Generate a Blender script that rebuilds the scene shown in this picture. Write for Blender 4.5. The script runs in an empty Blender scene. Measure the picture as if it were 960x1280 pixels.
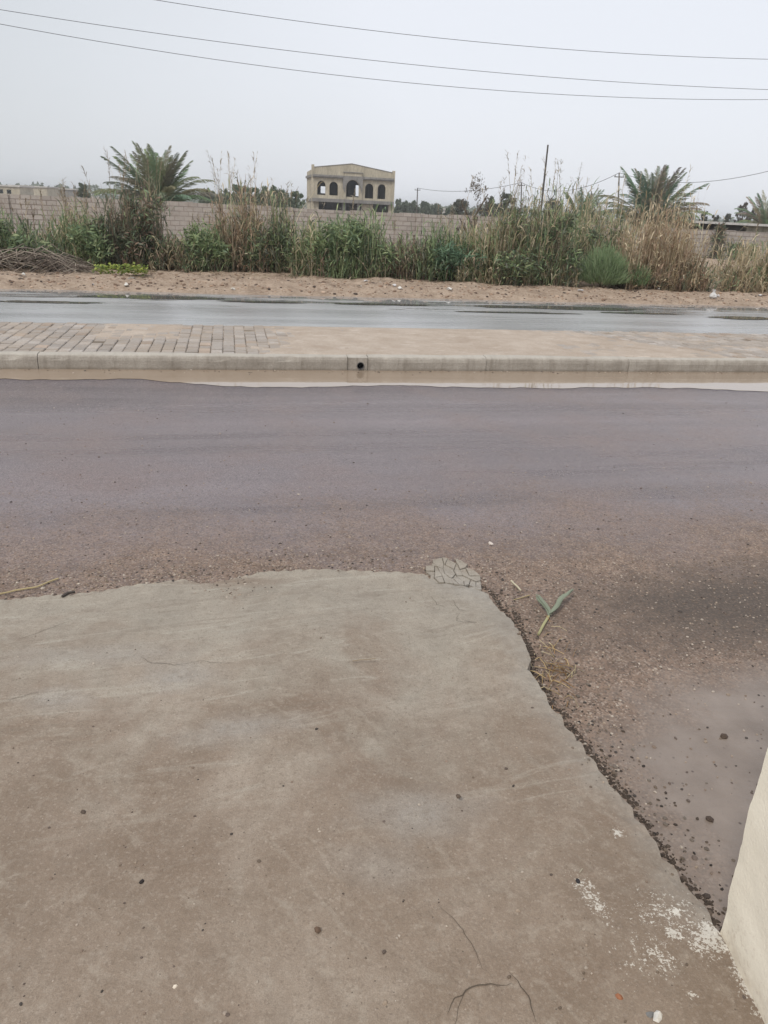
import bpy, math, random
from mathutils import Vector, Matrix, noise as mn, geometry as mg

# ------------------------------------------------------------------ camera, sky, sun, exposure
sc = bpy.context.scene
COL = sc.collection
F, H = 924.0, 1.8
PITCH, ROLL = math.radians(22.35), math.radians(2.75)
_f = Vector((0, math.cos(PITCH), -math.sin(PITCH)))
_u0 = Vector((0, math.sin(PITCH), math.cos(PITCH)))
_r0 = Vector((1, 0, 0))
_r = _r0 * math.cos(ROLL) + _u0 * math.sin(ROLL)
_u = -_r0 * math.sin(ROLL) + _u0 * math.cos(ROLL)
cam_d = bpy.data.cameras.new('camera')
cam = bpy.data.objects.new('camera', cam_d)
COL.objects.link(cam)
m = Matrix((( _r.x, _u.x, -_f.x, 0), (_r.y, _u.y, -_f.y, 0), (_r.z, _u.z, -_f.z, H), (0, 0, 0, 1)))
cam.matrix_world = m
cam_d.sensor_fit = 'VERTICAL'
cam_d.sensor_height = 36
cam_d.lens = 36 * F / 1280
cam_d.clip_start = 0.05
cam_d.clip_end = 5000
sc.camera = cam

SUN_EL, SUN_AZ = math.radians(52), math.radians(215)   # azimuth measured clockwise from +Y
w = bpy.data.worlds.new('World')
sc.world = w
w.use_nodes = True
nt = w.node_tree
bg = nt.nodes['Background']
bg.inputs['Strength'].default_value = 0.1
sky = nt.nodes.new('ShaderNodeTexSky')
sky.sky_type = 'NISHITA'
sky.sun_disc = False
sky.sun_elevation = SUN_EL
sky.sun_rotation = SUN_AZ
sky.dust_density = 4
tc = nt.nodes.new('ShaderNodeTexCoord')
mp = nt.nodes.new('ShaderNodeMapping')
mp.inputs['Scale'].default_value = (1, 1, 2.5)
nt.links.new(tc.outputs['Generated'], mp.inputs['Vector'])
nz = nt.nodes.new('ShaderNodeTexNoise')
nz.inputs['Scale'].default_value = 1.3
nz.inputs['Detail'].default_value = 4
nz.inputs['Roughness'].default_value = 0.45
nt.links.new(mp.outputs[0], nz.inputs['Vector'])
cr = nt.nodes.new('ShaderNodeValToRGB')
cr.color_ramp.elements[0].position = 0.15
cr.color_ramp.elements[0].color = (0.60, 0.625, 0.65, 1)
cr.color_ramp.elements[1].position = 0.7
cr.color_ramp.elements[1].color = (0.785, 0.805, 0.855, 1)
sx = nt.nodes.new('ShaderNodeSeparateXYZ')
nt.links.new(tc.outputs['Generated'], sx.inputs[0])
mr = nt.nodes.new('ShaderNodeMapRange')
for i_, v_ in enumerate((-.48, .12, 0, 1)): mr.inputs[i_ + 1].default_value = v_
nt.links.new(sx.outputs[0], mr.inputs[0])
ma = nt.nodes.new('ShaderNodeMath'); ma.operation = 'MULTIPLY_ADD'
ma.inputs[1].default_value = .55
nt.links.new(mr.outputs[0], ma.inputs[0])
mb_ = nt.nodes.new('ShaderNodeMath'); mb_.operation = 'MULTIPLY'; mb_.inputs[1].default_value = .45
nt.links.new(nz.outputs['Fac'], mb_.inputs[0])
nt.links.new(mb_.outputs[0], ma.inputs[2])
nt.links.new(ma.outputs[0], cr.inputs['Fac'])
scl = nt.nodes.new('ShaderNodeVectorMath')
scl.operation = 'SCALE'
scl.inputs['Scale'].default_value = 8.6
nt.links.new(cr.outputs[0], scl.inputs[0])
mx = nt.nodes.new('ShaderNodeMix')
mx.data_type = 'RGBA'
mx.inputs[0].default_value = 0.88
nt.links.new(sky.outputs[0], mx.inputs[6])
nt.links.new(scl.outputs[0], mx.inputs[7])
nt.links.new(mx.outputs[2], bg.inputs['Color'])

sd = bpy.data.lights.new('sun', 'SUN')
sd.energy = 1.6
sd.angle = math.radians(10)
sd.color = (1, 0.95, 0.86)
so = bpy.data.objects.new('sun', sd)
COL.objects.link(so)
sdir = Vector((math.sin(SUN_AZ) * math.cos(SUN_EL), math.cos(SUN_AZ) * math.cos(SUN_EL), math.sin(SUN_EL)))
so.rotation_euler = sdir.to_track_quat('Z', 'Y').to_euler()
so.location = (0, 0, 30)
sc.view_settings.view_transform = 'Standard'
sc.view_settings.look = 'None'
sc.view_settings.exposure = 0.45
sc.view_settings.gamma = 1

# ------------------------------------------------------------------ helpers
rnd = random.Random(7)
def ray(a, b): return _f * F + _r * (a - 480) - _u * (b - 640)
def g(a, b, z=0.0):
    """where the line of sight through photo point a, b meets height z"""
    d = ray(a, b)
    return Vector((0, 0, H)) + d * ((z - H) / d.z)
def gY(a, b, Y):
    d = ray(a, b)
    return Vector((0, 0, H)) + d * (Y / d.y)
def hv(a): return 237 + 0.048 * a          # photo row of the horizon
RA = math.radians(12.1)
EV, NV, O0 = Vector((math.cos(RA), math.sin(RA), 0)), Vector((-math.sin(RA), math.cos(RA), 0)), Vector((0, 8.82, 0))
def R(s, t, z=0.0): return O0 + EV * s + NV * t + Vector((0, 0, z))
def ST(p):
    d = Vector((p[0], p[1], 0)) - O0
    return d.dot(EV), d.dot(NV)
def fbm(x, y, z=0.0, o=3):
    v, a, k = 0, 1, 1
    for _ in range(o):
        v += a * mn.noise(Vector((x * k, y * k, z + 7.3 * _)))
        a *= .5; k *= 2
    return v

def tag(o, label=None, cat=None, group=None, kind=None):
    if label: o['label'] = label
    if cat: o['category'] = cat
    if group: o['group'] = group
    if kind: o['kind'] = kind
    return o
def empty(name, loc, label, cat, group=None, rz=0):
    o = bpy.data.objects.new(name, None)
    COL.objects.link(o)
    o.location = loc
    o.rotation_euler = (0, 0, rz)
    o.empty_display_size = .2
    return tag(o, label, cat, group)

class MB:
    """collects faces, builds ONE mesh object"""
    def __init__(s): s.v = []; s.f = []; s.c = []; s.m = []
    def face(s, pts, col=(1, 1, 1), mi=0):
        n = len(s.v)
        s.v += [tuple(p) for p in pts]
        s.f.append(tuple(range(n, n + len(pts)))); s.c.append(col); s.m.append(mi)
    def mesh(s, vs, fs, col=(1, 1, 1), mi=0):
        n = len(s.v)
        s.v += [tuple(p) for p in vs]
        for q in fs:
            s.f.append(tuple(i + n for i in q)); s.c.append(col); s.m.append(mi)
    def box(s, a, b, col=(1, 1, 1), X=None):
        (x0, y0, z0), (x1, y1, z1) = a, b
        vs = [(x, y, z) for z in (z0, z1) for y in (y0, y1) for x in (x0, x1)]
        if X: vs = [X @ Vector(p) for p in vs]
        s.mesh(vs, [(0, 2, 3, 1), (4, 5, 7, 6), (0, 1, 5, 4), (2, 6, 7, 3), (0, 4, 6, 2), (1, 3, 7, 5)], col)
    def tube(s, pts, rad, n=5, col=(1, 1, 1)):
        pts = [Vector(p) for p in pts]
        rads = rad if isinstance(rad, (list, tuple)) else [rad] * len(pts)
        vs, fs = [], []
        for i, p in enumerate(pts):
            d = (pts[min(i + 1, len(pts) - 1)] - pts[max(i - 1, 0)]).normalized()
            a = d.orthogonal().normalized() if abs(d.z) < .9 else Vector((1, 0, 0)).cross(d).normalized()
            if abs(d.z) < .9: a = Vector((0, 0, 1)).cross(d).normalized()
            b = d.cross(a)
            for k in range(n):
                t = 2 * math.pi * k / n
                vs.append(p + (a * math.cos(t) + b * math.sin(t)) * rads[i])
        for i in range(len(pts) - 1):
            for k in range(n):
                fs.append((i * n + k, i * n + (k + 1) % n, (i + 1) * n + (k + 1) % n, (i + 1) * n + k))
        fs.append(tuple(range(n - 1, -1, -1))); fs.append(tuple(range((len(pts) - 1) * n, len(pts) * n)))
        s.mesh(vs, fs, col)
    def rock(s, p, r, col, flat=.7, rng=rnd):
        t = (1 + 5 ** .5) / 2
        base = [(-1, t, 0), (1, t, 0), (-1, -t, 0), (1, -t, 0), (0, -1, t), (0, 1, t), (0, -1, -t), (0, 1, -t), (t, 0, -1), (t, 0, 1), (-t, 0, -1), (-t, 0, 1)]
        fs = [(0, 11, 5), (0, 5, 1), (0, 1, 7), (0, 7, 10), (0, 10, 11), (1, 5, 9), (5, 11, 4), (11, 10, 2), (10, 7, 6), (7, 1, 8), (3, 9, 4), (3, 4, 2), (3, 2, 6), (3, 6, 8), (3, 8, 9), (4, 9, 5), (2, 4, 11), (6, 2, 10), (8, 6, 7), (9, 8, 1)]
        a = rng.uniform(0, 6.28); ca, sa = math.cos(a), math.sin(a)
        sx, sy = rng.uniform(.7, 1.2), rng.uniform(.7, 1.2)
        vs = []
        for x, y, z in base:
            k = r / 1.9 * rng.uniform(.75, 1.15)
            x, y = x * sx * k, y * sy * k
            vs.append((p[0] + x * ca - y * sa, p[1] + x * sa + y * ca, p[2] + z * k * flat + r * flat * .35))
        s.mesh(vs, fs, col)
    def build(s, name, mat, parent=None, origin=None, smooth=False):
        me = bpy.data.meshes.new(name)
        if origin is None: origin = Vector((0, 0, 0))
        origin = Vector(origin)
        me.from_pydata([(x - origin.x, y - origin.y, z - origin.z) for x, y, z in s.v], [], s.f)
        mats = mat if isinstance(mat, (list, tuple)) else [mat]
        for q in mats: me.materials.append(q)
        if len(mats) > 1: me.polygons.foreach_set('material_index', s.m)
        at = me.color_attributes.new('Col', 'FLOAT_COLOR', 'CORNER')
        buf = []
        for fc, c in zip(s.f, s.c): buf += [c[0], c[1], c[2], 1.0] * len(fc)
        at.data.foreach_set('color', buf)
        if smooth: me.polygons.foreach_set('use_smooth', [True] * len(me.polygons))
        o = bpy.data.objects.new(name, me)
        COL.objects.link(o)
        if parent:
            o.parent = parent
            # parts are given in the parent's own frame or in world: origin tells which
            if origin.length > 0: o.location = (0, 0, 0)
        else: o.location = origin
        return o

class S:
    """small shader-node helper"""
    def __init__(s, name):
        s.mat = bpy.data.materials.new(name); s.mat.use_nodes = True
        s.nt = s.mat.node_tree; s.p = s.nt.nodes['Principled BSDF']
        s.geo = s.nt.nodes.new('ShaderNodeNewGeometry'); s.P = s.geo.outputs['Position']
    def n(s, t): return s.nt.nodes.new('ShaderNode' + t)
    def l(s, a, b):
        if hasattr(a, 'is_output') or isinstance(a, bpy.types.NodeSocket): s.nt.links.new(a, b)
        else: b.default_value = a if not (isinstance(a, tuple) and len(a) == 3 and len(b.default_value) == 4) else (*a, 1)
    def math(s, op, a, b=0.0, clamp=False):
        k = s.n('Math'); k.operation = op; k.use_clamp = clamp
        s.l(a, k.inputs[0]); s.l(b, k.inputs[1]); return k.outputs[0]
    def mul(s, a, b): return s.math('MULTIPLY', a, b)
    def add(s, a, b): return s.math('ADD', a, b)
    def mix(s, f, a, b, bt='MIX'):
        k = s.n('Mix'); k.data_type = 'RGBA'; k.blend_type = bt
        s.l(f, k.inputs[0]); s.l(a, k.inputs[6]); s.l(b, k.inputs[7]); return k.outputs[2]
    def mixf(s, f, a, b):
        k = s.n('Mix'); k.data_type = 'FLOAT'
        s.l(f, k.inputs[0]); s.l(a, k.inputs[2]); s.l(b, k.inputs[3]); return k.outputs[0]
    def map(s, vec, scale=(1, 1, 1), rot=0.0, loc=(0, 0, 0)):
        k = s.n('Mapping'); s.l(vec, k.inputs[0]); k.inputs['Scale'].default_value = scale
        k.inputs['Rotation'].default_value = (0, 0, rot); k.inputs['Location'].default_value = loc
        return k.outputs[0]
    def noise(s, scale, detail=3, rough=.55, vec=None, dist=0.0):
        k = s.n('TexNoise'); s.l(vec if vec is not None else s.P, k.inputs['Vector'])
        k.inputs['Scale'].default_value = scale; k.inputs['Detail'].default_value = detail
        k.inputs['Roughness'].default_value = rough; k.inputs['Distortion'].default_value = dist
        return k.outputs['Fac']
    def vor(s, scale, vec=None, feat='F1', out='Distance', rand=1.0):
        k = s.n('TexVoronoi'); k.feature = feat; s.l(vec if vec is not None else s.P, k.inputs['Vector'])
        k.inputs['Scale'].default_value = scale; k.inputs['Randomness'].default_value = rand
        return k.outputs[out]
    def rng(s, v, a, b, c=0.0, d=1.0):
        k = s.n('MapRange'); s.l(v, k.inputs[0])
        for i, q in enumerate((a, b, c, d)): s.l(q, k.inputs[i + 1])
        return k.outputs[0]
    def ramp(s, f, stops):
        k = s.n('ValToRGB'); s.l(f, k.inputs[0]); e = k.color_ramp.elements
        while len(e) < len(stops): e.new(.5)
        for q, (p, c) in zip(e, stops): q.position = p; q.color = (*c, 1)
        return k.outputs[0]
    def blob(s, cx, cy, rx, ry, soft=.5, amp=.35, ns=2.0, rot=0.0, nz=None):
        """1 inside an uneven patch of the ground, 0 outside"""
        v = s.map(s.P, (1, 1, 0), 0, (-cx, -cy, 0))
        v = s.map(v, (1, 1, 0), -rot)
        v = s.map(v, (1 / rx, 1 / ry, 0))
        k = s.n('VectorMath'); k.operation = 'LENGTH'; s.l(v, k.inputs[0])
        d = s.add(k.outputs['Value'], s.mul(s.add(nz if nz is not None else s.noise(ns, 4, .6), -.5), 2 * amp))
        return s.rng(d, 1.0 - soft, 1.0, 1.0, 0.0)
    def bump(s, h, dist=.01, strength=1.0, prev=None):
        k = s.n('Bump'); s.l(h, k.inputs['Height']); k.inputs['Distance'].default_value = dist
        k.inputs['Strength'].default_value = strength
        if prev is not None: s.l(prev, k.inputs['Normal'])
        return k.outputs[0]
    def col(s):
        k = s.n('VertexColor'); k.layer_name = 'Col'; return k.outputs[0]
    def done(s, color=None, rough=None, normal=None, spec=None, ior=None):
        if color is not None: s.l(color, s.p.inputs['Base Color'])
        if rough is not None: s.l(rough, s.p.inputs['Roughness'])
        if normal is not None: s.l(normal, s.p.inputs['Normal'])
        if spec is not None: s.l(spec, s.p.inputs['Specular IOR Level'])
        if ior is not None: s.p.inputs['IOR'].default_value = ior
        return s.mat

# ------------------------------------------------------------------ materials
def road_vec(s): return s.map(s.map(s.P, loc=(-O0.x, -O0.y, 0)), rot=-RA)

def mat_asphalt_near():
    s = S('worn_asphalt')
    rv = road_vec(s)
    sep = s.n('SeparateXYZ'); s.l(rv, sep.inputs[0]); T = sep.outputs[1]
    agg = s.vor(130, out='Color'); sepc = s.n('SeparateXYZ'); s.l(agg, sepc.inputs[0])
    fine = s.noise(220, 2, .7)
    big = s.noise(.9, 4, .6, rv)
    streak = s.noise(1, 5, .62, s.map(rv, (.10, 1.5, 1)), .4)
    c = s.ramp(streak, [(.34, (.118, .094, .100)), (.66, (.215, .180, .188))])
    c = s.mix(s.rng(big, .45, .7), c, (.19, .142, .135))
    c = s.mix(s.mul(s.rng(sepc.outputs[0], .75, 1), .45), c, (.36, .32, .30))
    c = s.mix(s.mul(s.rng(sepc.outputs[1], .70, 1), .7), c, (.075, .065, .066))
    # brown soil washed over the near edge; grows towards the concrete
    n1 = s.noise(1.3, 5, .65)
    n2 = s.noise(38, 3, .7)
    edge = s.add(T, s.mul(s.add(n1, -.5), 2.4))
    dirt = s.rng(s.add(edge, s.mul(s.add(n2, -.5), 1.8)), -3.9, -5.35)
    # right of the concrete the tarmac is darker and stony again
    soil = s.ramp(s.noise(9, 5, .7), [(.3, (.135, .086, .058)), (.7, (.285, .198, .140))])
    soil = s.mix(s.mul(s.rng(sepc.outputs[2], .7, 1), .6), soil, (.42, .35, .29))
    soil = s.mix(s.mul(s.rng(sepc.outputs[1], .6, .9), .75), soil, (.075, .055, .042))
    c = s.mix(s.mul(dirt, .9), c, soil)
    p = g(830, 745); q = g(905, 780)
    wn = s.noise(1.6, 5, .62)
    dark = s.blob(p.x + .45, p.y - .02, 1.35, .56, .7, .6, 3, .35, nz=s.noise(3.4, 6, .72))
    c = s.mix(s.mul(dark, s.rng(s.noise(60, 3, .7), .34, .56, .5, .95)), c, (.068, .053, .043))
    c = s.mix(s.mul(s.rng(s.noise(48, 4, .75), .52, .66), s.mul(dirt, .5)), c, (.085, .063, .048))
    p = g(890, 930)
    mud = s.blob(p.x + .5, p.y - .3, 1.12, .92, .35, .42, 2, 0, nz=s.noise(2.6, 6, .66))
    mudc = s.ramp(s.noise(5, 5, .6), [(.3, (.165, .130, .105)), (.75, (.245, .20, .168))])
    mudc = s.mix(s.mul(s.rng(s.vor(24, out='Distance'), .16, .06), s.rng(s.noise(6, 2), .5, .6)), mudc, (.07, .05, .04))
    c = s.mix(mud, c, mudc)
    wet = s.rng(streak, .35, .65, .20, .40)
    wet = s.mixf(s.rng(s.add(T, s.mul(s.add(s.noise(1, 4, .6, s.map(rv, (.35, 1.5, 1))), -.5), 1.8)), -1.9, -1.0), wet, .13)
    wet = s.mixf(dirt, wet, .75)
    wet = s.mixf(s.mul(dark, .8), wet, .75)
    wet = s.mixf(s.mul(mud, .9), wet, .24)
    hgt = s.mixf(mud, s.add(s.mul(sepc.outputs[0], .6), fine), s.mul(fine, .2))
    b = s.bump(hgt, .006, .55)
    b = s.bump(s.noise(14, 4, .6), .012, .35, b)
    return s.done(c, wet, b, .5)

def mat_asphalt_far():
    s = S('wet_asphalt')
    rv = road_vec(s)
    sep = s.n('SeparateXYZ'); s.l(rv, sep.inputs[0]); T = sep.outputs[1]
    streak = s.noise(1, 5, .6, s.map(rv, (.16, 1.1, 1)))
    c = s.ramp(streak, [(.3, (.25, .255, .26)), (.7, (.38, .385, .39))])
    c = s.mix(s.mul(s.rng(s.vor(60, out='Color'), .7, 1), .3), c, (.2, .19, .18))
    pud = s.rng(s.add(s.mul(s.add(s.noise(1, 5, .65, s.map(rv, (.35, 2.4, 1))), -.5), 7), T), 6.5, 6.75)
    c = s.mix(s.mul(pud, .5), c, (.20, .20, .195))
    ro = s.mixf(pud, s.rng(streak, .3, .7, .20, .34), .035)
    b = s.bump(s.noise(120, 2, .7), .004, s.mixf(pud, .5, 0.0) if False else .25)
    k = s.n('Bump'); s.l(s.noise(90, 2, .7), k.inputs['Height']); k.inputs['Distance'].default_value = .004
    s.l(s.mixf(pud, .4, .01), k.inputs['Strength'])
    return s.done(c, ro, k.outputs[0], .8, 1.75)

def mat_concrete():
    s = S('dirty_concrete')
    n1 = s.noise(1.1, 6, .62, dist=.6)
    n2 = s.noise(4.5, 6, .65)
    fine = s.noise(260, 2, .7)
    grit = s.vor(160, out='Color'); sg = s.n('SeparateXYZ'); s.l(grit, sg.inputs[0])
    c = s.ramp(n1, [(.36, (.205, .155, .115)), (.5, (.262, .205, .158)), (.62, (.36, .305, .25))])
    c = s.mix(s.rng(n2, .42, .7, 0, .45), c, (.185, .138, .102))
    # cleaner greyish-green troweled concrete towards the front edge
    gz = s.noise(2.1, 6, .66, dist=1.2)
    sx = s.n('SeparateXYZ'); s.l(s.P, sx.inputs[0])
    yy = s.add(sx.outputs[1], s.mul(s.add(gz, -.5), 3.4))
    far = s.rng(yy, 1.9, 3.0)
    c = s.mix(s.mul(far, .8), c, s.ramp(n2, [(.3, (.285, .262, .218)), (.7, (.41, .375, .315))]))
    # right margin: greyer bare cement
    p = g(850, 1080)
    edge = s.blob(p.x + .22, p.y + .15, .36, 1.3, .8, .45, 3, .18, nz=gz)
    c = s.mix(s.mul(edge, .7), c, (.245, .232, .212))
    for u, v, ru, rv_, a, k in ((75, 900, .16, .10, 0, .6), (225, 870, .2, .12, .2, .7), (310, 935, .3, .1, .3, .6), (520, 1040, .30, .14, .2, .6),
                           (600, 740, .35, .2, -.6, .7), (120, 840, .5, .12, .1, .45), (470, 1110, .2, .12, 0, .35)):
        p = g(u, v)
        c = s.mix(s.mul(s.blob(p.x, p.y, ru, rv_, .8, .6, 4, a, nz=s.noise(7, 4, .6)), k), c, (.34, .325, .30))
    for u, v, ru, rv_, a, k in ((230, 1100, .5, .2, 0, .3), (400, 910, .35, .1, .1, .5), (450, 1000, .2, .1, 0, .3), (760, 1050, .1, .06, 0, .6), (290, 730, .4, .08, .1, .7), (700, 1250, .3, .1, 0, .4)):
        p = g(u, v)
        c = s.mix(s.mul(s.blob(p.x, p.y, ru, rv_, .8, .5, 4, a, nz=n2), k), c, (.19, .135, .098))
    sm = s.noise(1, 6, .68, s.map(s.map(s.P, (1, 1, 0), -.32), (1.3, 8.5, 0)), 1.6)
    zone = s.rng(sx.outputs[1], 1.3, 2.2)
    c = s.mix(s.mul(s.rng(sm, .56, .66), s.mul(zone, .55)), c, (.44, .41, .35))
    c = s.mix(s.mul(s.rng(sm, .44, .36), s.mul(zone, .40)), c, (.20, .165, .13))
    # brushed arcs left by the trowel
    wv = s.n('TexWave'); wv.wave_type = 'RINGS'; wv.rings_direction = 'Z'; s.l(s.map(s.P, (1, 1, 0), loc=(1.2, -.2, 0)), wv.inputs['Vector'])
    wv.inputs['Scale'].default_value = 3.2; wv.inputs['Distortion'].default_value = 9; wv.inputs['Detail'].default_value = 4; wv.inputs['Detail Scale'].default_value = .8
    c = s.mix(s.mul(s.mul(s.rng(wv.outputs['Fac'], .9, 1), s.rng(n2, .52, .62)), .22), c, (.42, .38, .32))
    c = s.mix(s.mul(s.rng(sg.outputs[0], .90, 1), .35), c, (.44, .38, .32))
    c = s.mix(s.mul(s.rng(sg.outputs[1], .90, 1), .40), c, (.14, .105, .08))
    c = s.mix(s.rng(fine, .35, .65, 0, .42), c, (.14, .108, .082))
    c = s.mix(s.rng(s.noise(95, 4, .75), .52, .68, 0, .35), c, (.36, .31, .26))
    c = s.mix(s.rng(s.noise(55, 5, .75), .55, .68, 0, .45), c, (.14, .108, .08))
    am = s.n('Attribute'); am.attribute_name = 'margin'
    mg_ = s.rng(s.add(am.outputs['Fac'], s.mul(s.add(s.noise(5, 6, .72), -.5), 1.7)), .25, .85)
    c = s.mix(s.mul(mg_, .55), c, s.ramp(s.noise(22, 5, .7), [(.3, (.215, .193, .165)), (.7, (.33, .302, .262))]))
    c = s.mix(s.rng(s.noise(13, 6, .72), .50, .70, 0, .38), c, (.16, .122, .092))
    c = s.mix(s.rng(s.noise(17, 6, .75), .53, .70, 0, .32), c, (.42, .375, .315))
    pit = s.mul(s.rng(s.vor(34), .085, .05), s.rng(s.noise(4, 3), .48, .56))
    c = s.mix(s.mul(pit, .7), c, (.10, .08, .06))
    # spilled whitewash by the foot of the wall
    def paint(u, v, rx, ry, rot, dens):
        p = g(u, v, .09)
        area = s.blob(p.x, p.y, rx, ry, .9, .35, 6, rot, nz=s.noise(12, 4, .7))
        sp = s.add(s.mul(s.noise(120, 3, .8), .62), s.mul(s.noise(30, 4, .7), .38))
        return s.rng(s.add(sp, s.mul(area, dens)), .72, .75)
    for a in ((888, 1172, .13, .11, .2, .30), (740, 1120, .06, .19, .42, .235), (835, 1140, .22, .15, 0, .20), (815, 1195, .20, .15, .2, .18), (935, 1225, .07, .2, 0, .32), (772, 1040, .04, .04, 0, .27), (842, 1168, .05, .04, 0, .33), (845, 1140, .03, .03, 0, .33), (864, 1245, .03, .02, 0, .33)):
        c = s.mix(s.mul(paint(*a), .68), c, (.62, .595, .54))
    h = s.add(s.mul(pit, -1.2), s.add(s.mul(fine, .35), s.add(s.mul(sg.outputs[0], .35), s.mul(s.noise(30, 4, .65), .7))))
    b = s.bump(h, .005, .6)
    b = s.bump(n2, .02, .3, b)
    return s.done(c, s.rng(n2, .3, .7, .62, .9), b, .35)

def mat_soil(name='soil', tint=1.0):
    s = S(name)
    c = s.ramp(s.noise(2.2, 6, .68), [(.3, (.24 * tint, .178 * tint, .132 * tint)), (.7, (.43 * tint, .338 * tint, .262 * tint))])
    vc = s.vor(26, out='Color'); k = s.n('SeparateXYZ'); s.l(vc, k.inputs[0])
    c = s.mix(s.mul(s.rng(k.outputs[0], .85, 1), .4), c, (.56, .47, .39))
    c = s.mix(s.mul(s.rng(k.outputs[1], .8, 1), .6), c, (.16, .11, .08))
    b = s.bump(s.noise(25, 5, .7), .05, .7)
    return s.done(c, .95, b, .2)

KH = .165
def mat_median():
    s = S('median_sand')
    c = s.ramp(s.noise(2.2, 6, .68), [(.3, (.34, .275, .22)), (.7, (.46, .395, .335))])
    c = s.mix(s.rng(s.noise(40, 4, .7), .45, .7, 0, .45), c, (.26, .20, .155))
    c = s.mix(s.rng(s.noise(7, 5, .7, s.map(road_vec(s), (.5, 1.4, 1))), .55, .68, 0, .5), c, (.56, .50, .44))
    k = s.n('SeparateXYZ'); s.l(s.P, k.inputs[0])
    c = s.mix(s.rng(k.outputs[2], KH - .013, KH - .020, 0, .75), c, (.10, .082, .062))     # damp dirt down in the joints
    return s.done(c, .92, s.bump(s.noise(30, 5, .7), .02, .5), .2)

def mat_attr(name, rough=.7, spec=.3, var=.25, scale=30, trans=0.0, bump=0.0):
    s = S(name)
    c = s.col()
    c = s.mix(s.rng(s.noise(scale, 3, .6), .3, .7, 0, var), c, (.02, .015, .01))
    nrm = s.bump(s.noise(scale * 2, 3, .6), bump, .6) if bump else None
    if trans:
        s.p.inputs['Transmission Weight'].default_value = 0
        s.done(c, rough, nrm, spec)
        tr = s.n('BsdfTranslucent'); s.l(c, tr.inputs['Color'])
        ms = s.n('MixShader'); ms.inputs[0].default_value = trans
        s.nt.links.new(s.p.outputs[0], ms.inputs[1]); s.nt.links.new(tr.outputs[0], ms.inputs[2])
        s.nt.links.new(ms.outputs[0], s.nt.nodes['Material Output'].inputs['Surface'])
        return s.mat
    return s.done(c, rough, nrm, spec)

def mat_kerb():
    s = S('kerb_concrete')
    rv = road_vec(s)
    c = s.ramp(s.noise(3, 6, .68), [(.3, (.255, .228, .195)), (.7, (.41, .375, .33))])
    sep = s.n('SeparateXYZ'); s.l(s.P, sep.inputs[0])
    drip = s.noise(1, 4, .7, s.map(rv, (9, 1, 1.2)))
    c = s.mix(s.mul(s.rng(drip, .5, .72), .6), c, (.15, .125, .10))
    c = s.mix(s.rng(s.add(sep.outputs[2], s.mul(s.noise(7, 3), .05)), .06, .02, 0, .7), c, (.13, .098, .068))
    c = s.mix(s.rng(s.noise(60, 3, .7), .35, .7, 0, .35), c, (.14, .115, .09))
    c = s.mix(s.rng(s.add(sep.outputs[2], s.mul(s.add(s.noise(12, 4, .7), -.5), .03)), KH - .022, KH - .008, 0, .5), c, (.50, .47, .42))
    b = s.bump(s.noise(45, 5, .7), .01, .7)
    return s.done(c, .85, b, .3)

def mat_paver():
    s = S('paver_blocks')
    c = s.col()
    c = s.mix(s.rng(s.noise(35, 4, .7), .35, .7, 0, .5), c, (.22, .17, .13))
    c = s.mix(s.rng(s.noise(1.8, 6, .7), .42, .62, .1, .65), c, (.33, .27, .215))
    return s.done(c, .85, s.bump(s.noise(60, 4, .7), .006, .6), .3)

def mat_block_wall():
    s = S('concrete_block_wall')
    tcn = s.n('TexCoord'); v = tcn.outputs['Object']
    k = s.n('TexBrick')
    mpv = s.n('Mapping'); s.l(v, mpv.inputs[0]); mpv.inputs['Rotation'].default_value = (math.radians(-90), 0, 0)
    sep = s.n('SeparateXYZ'); s.l(v, sep.inputs[0])
    cb = s.n('CombineXYZ'); s.l(sep.outputs[0], cb.inputs[0]); s.l(sep.outputs[2], cb.inputs[1])
    s.l(cb.outputs[0], k.inputs['Vector'])
    k.inputs['Color1'].default_value = (.30, .275, .252, 1); k.inputs['Color2'].default_value = (.42, .388, .358, 1)
    k.inputs['Mortar'].default_value = (.19, .16, .145, 1)
    k.inputs['Scale'].default_value = 1; k.inputs['Mortar Size'].default_value = .016; k.inputs['Mortar Smooth'].default_value = .2
    k.inputs['Brick Width'].default_value = .42; k.inputs['Row Height'].default_value = .205; k.inputs['Bias'].default_value = 0
    c = s.mix(s.rng(s.noise(.6, 5, .65), .4, .65, 0, .7), k.outputs['Color'], (.37, .335, .305))
    c = s.mix(s.rng(s.noise(6, 4, .65), .45, .75, 0, .5), c, (.25, .20, .165))
    b = s.bump(s.math('SUBTRACT', 1.0, k.outputs['Fac']), .02, .8)
    return s.done(c, .9, b, .2)

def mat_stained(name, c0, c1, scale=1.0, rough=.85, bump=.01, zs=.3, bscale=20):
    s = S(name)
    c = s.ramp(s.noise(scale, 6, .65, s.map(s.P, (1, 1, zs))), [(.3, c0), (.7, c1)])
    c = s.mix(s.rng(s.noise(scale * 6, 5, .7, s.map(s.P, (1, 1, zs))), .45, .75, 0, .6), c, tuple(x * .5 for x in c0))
    return s.done(c, rough, s.bump(s.noise(bscale, 4, .65), bump, .6), .3)

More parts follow.
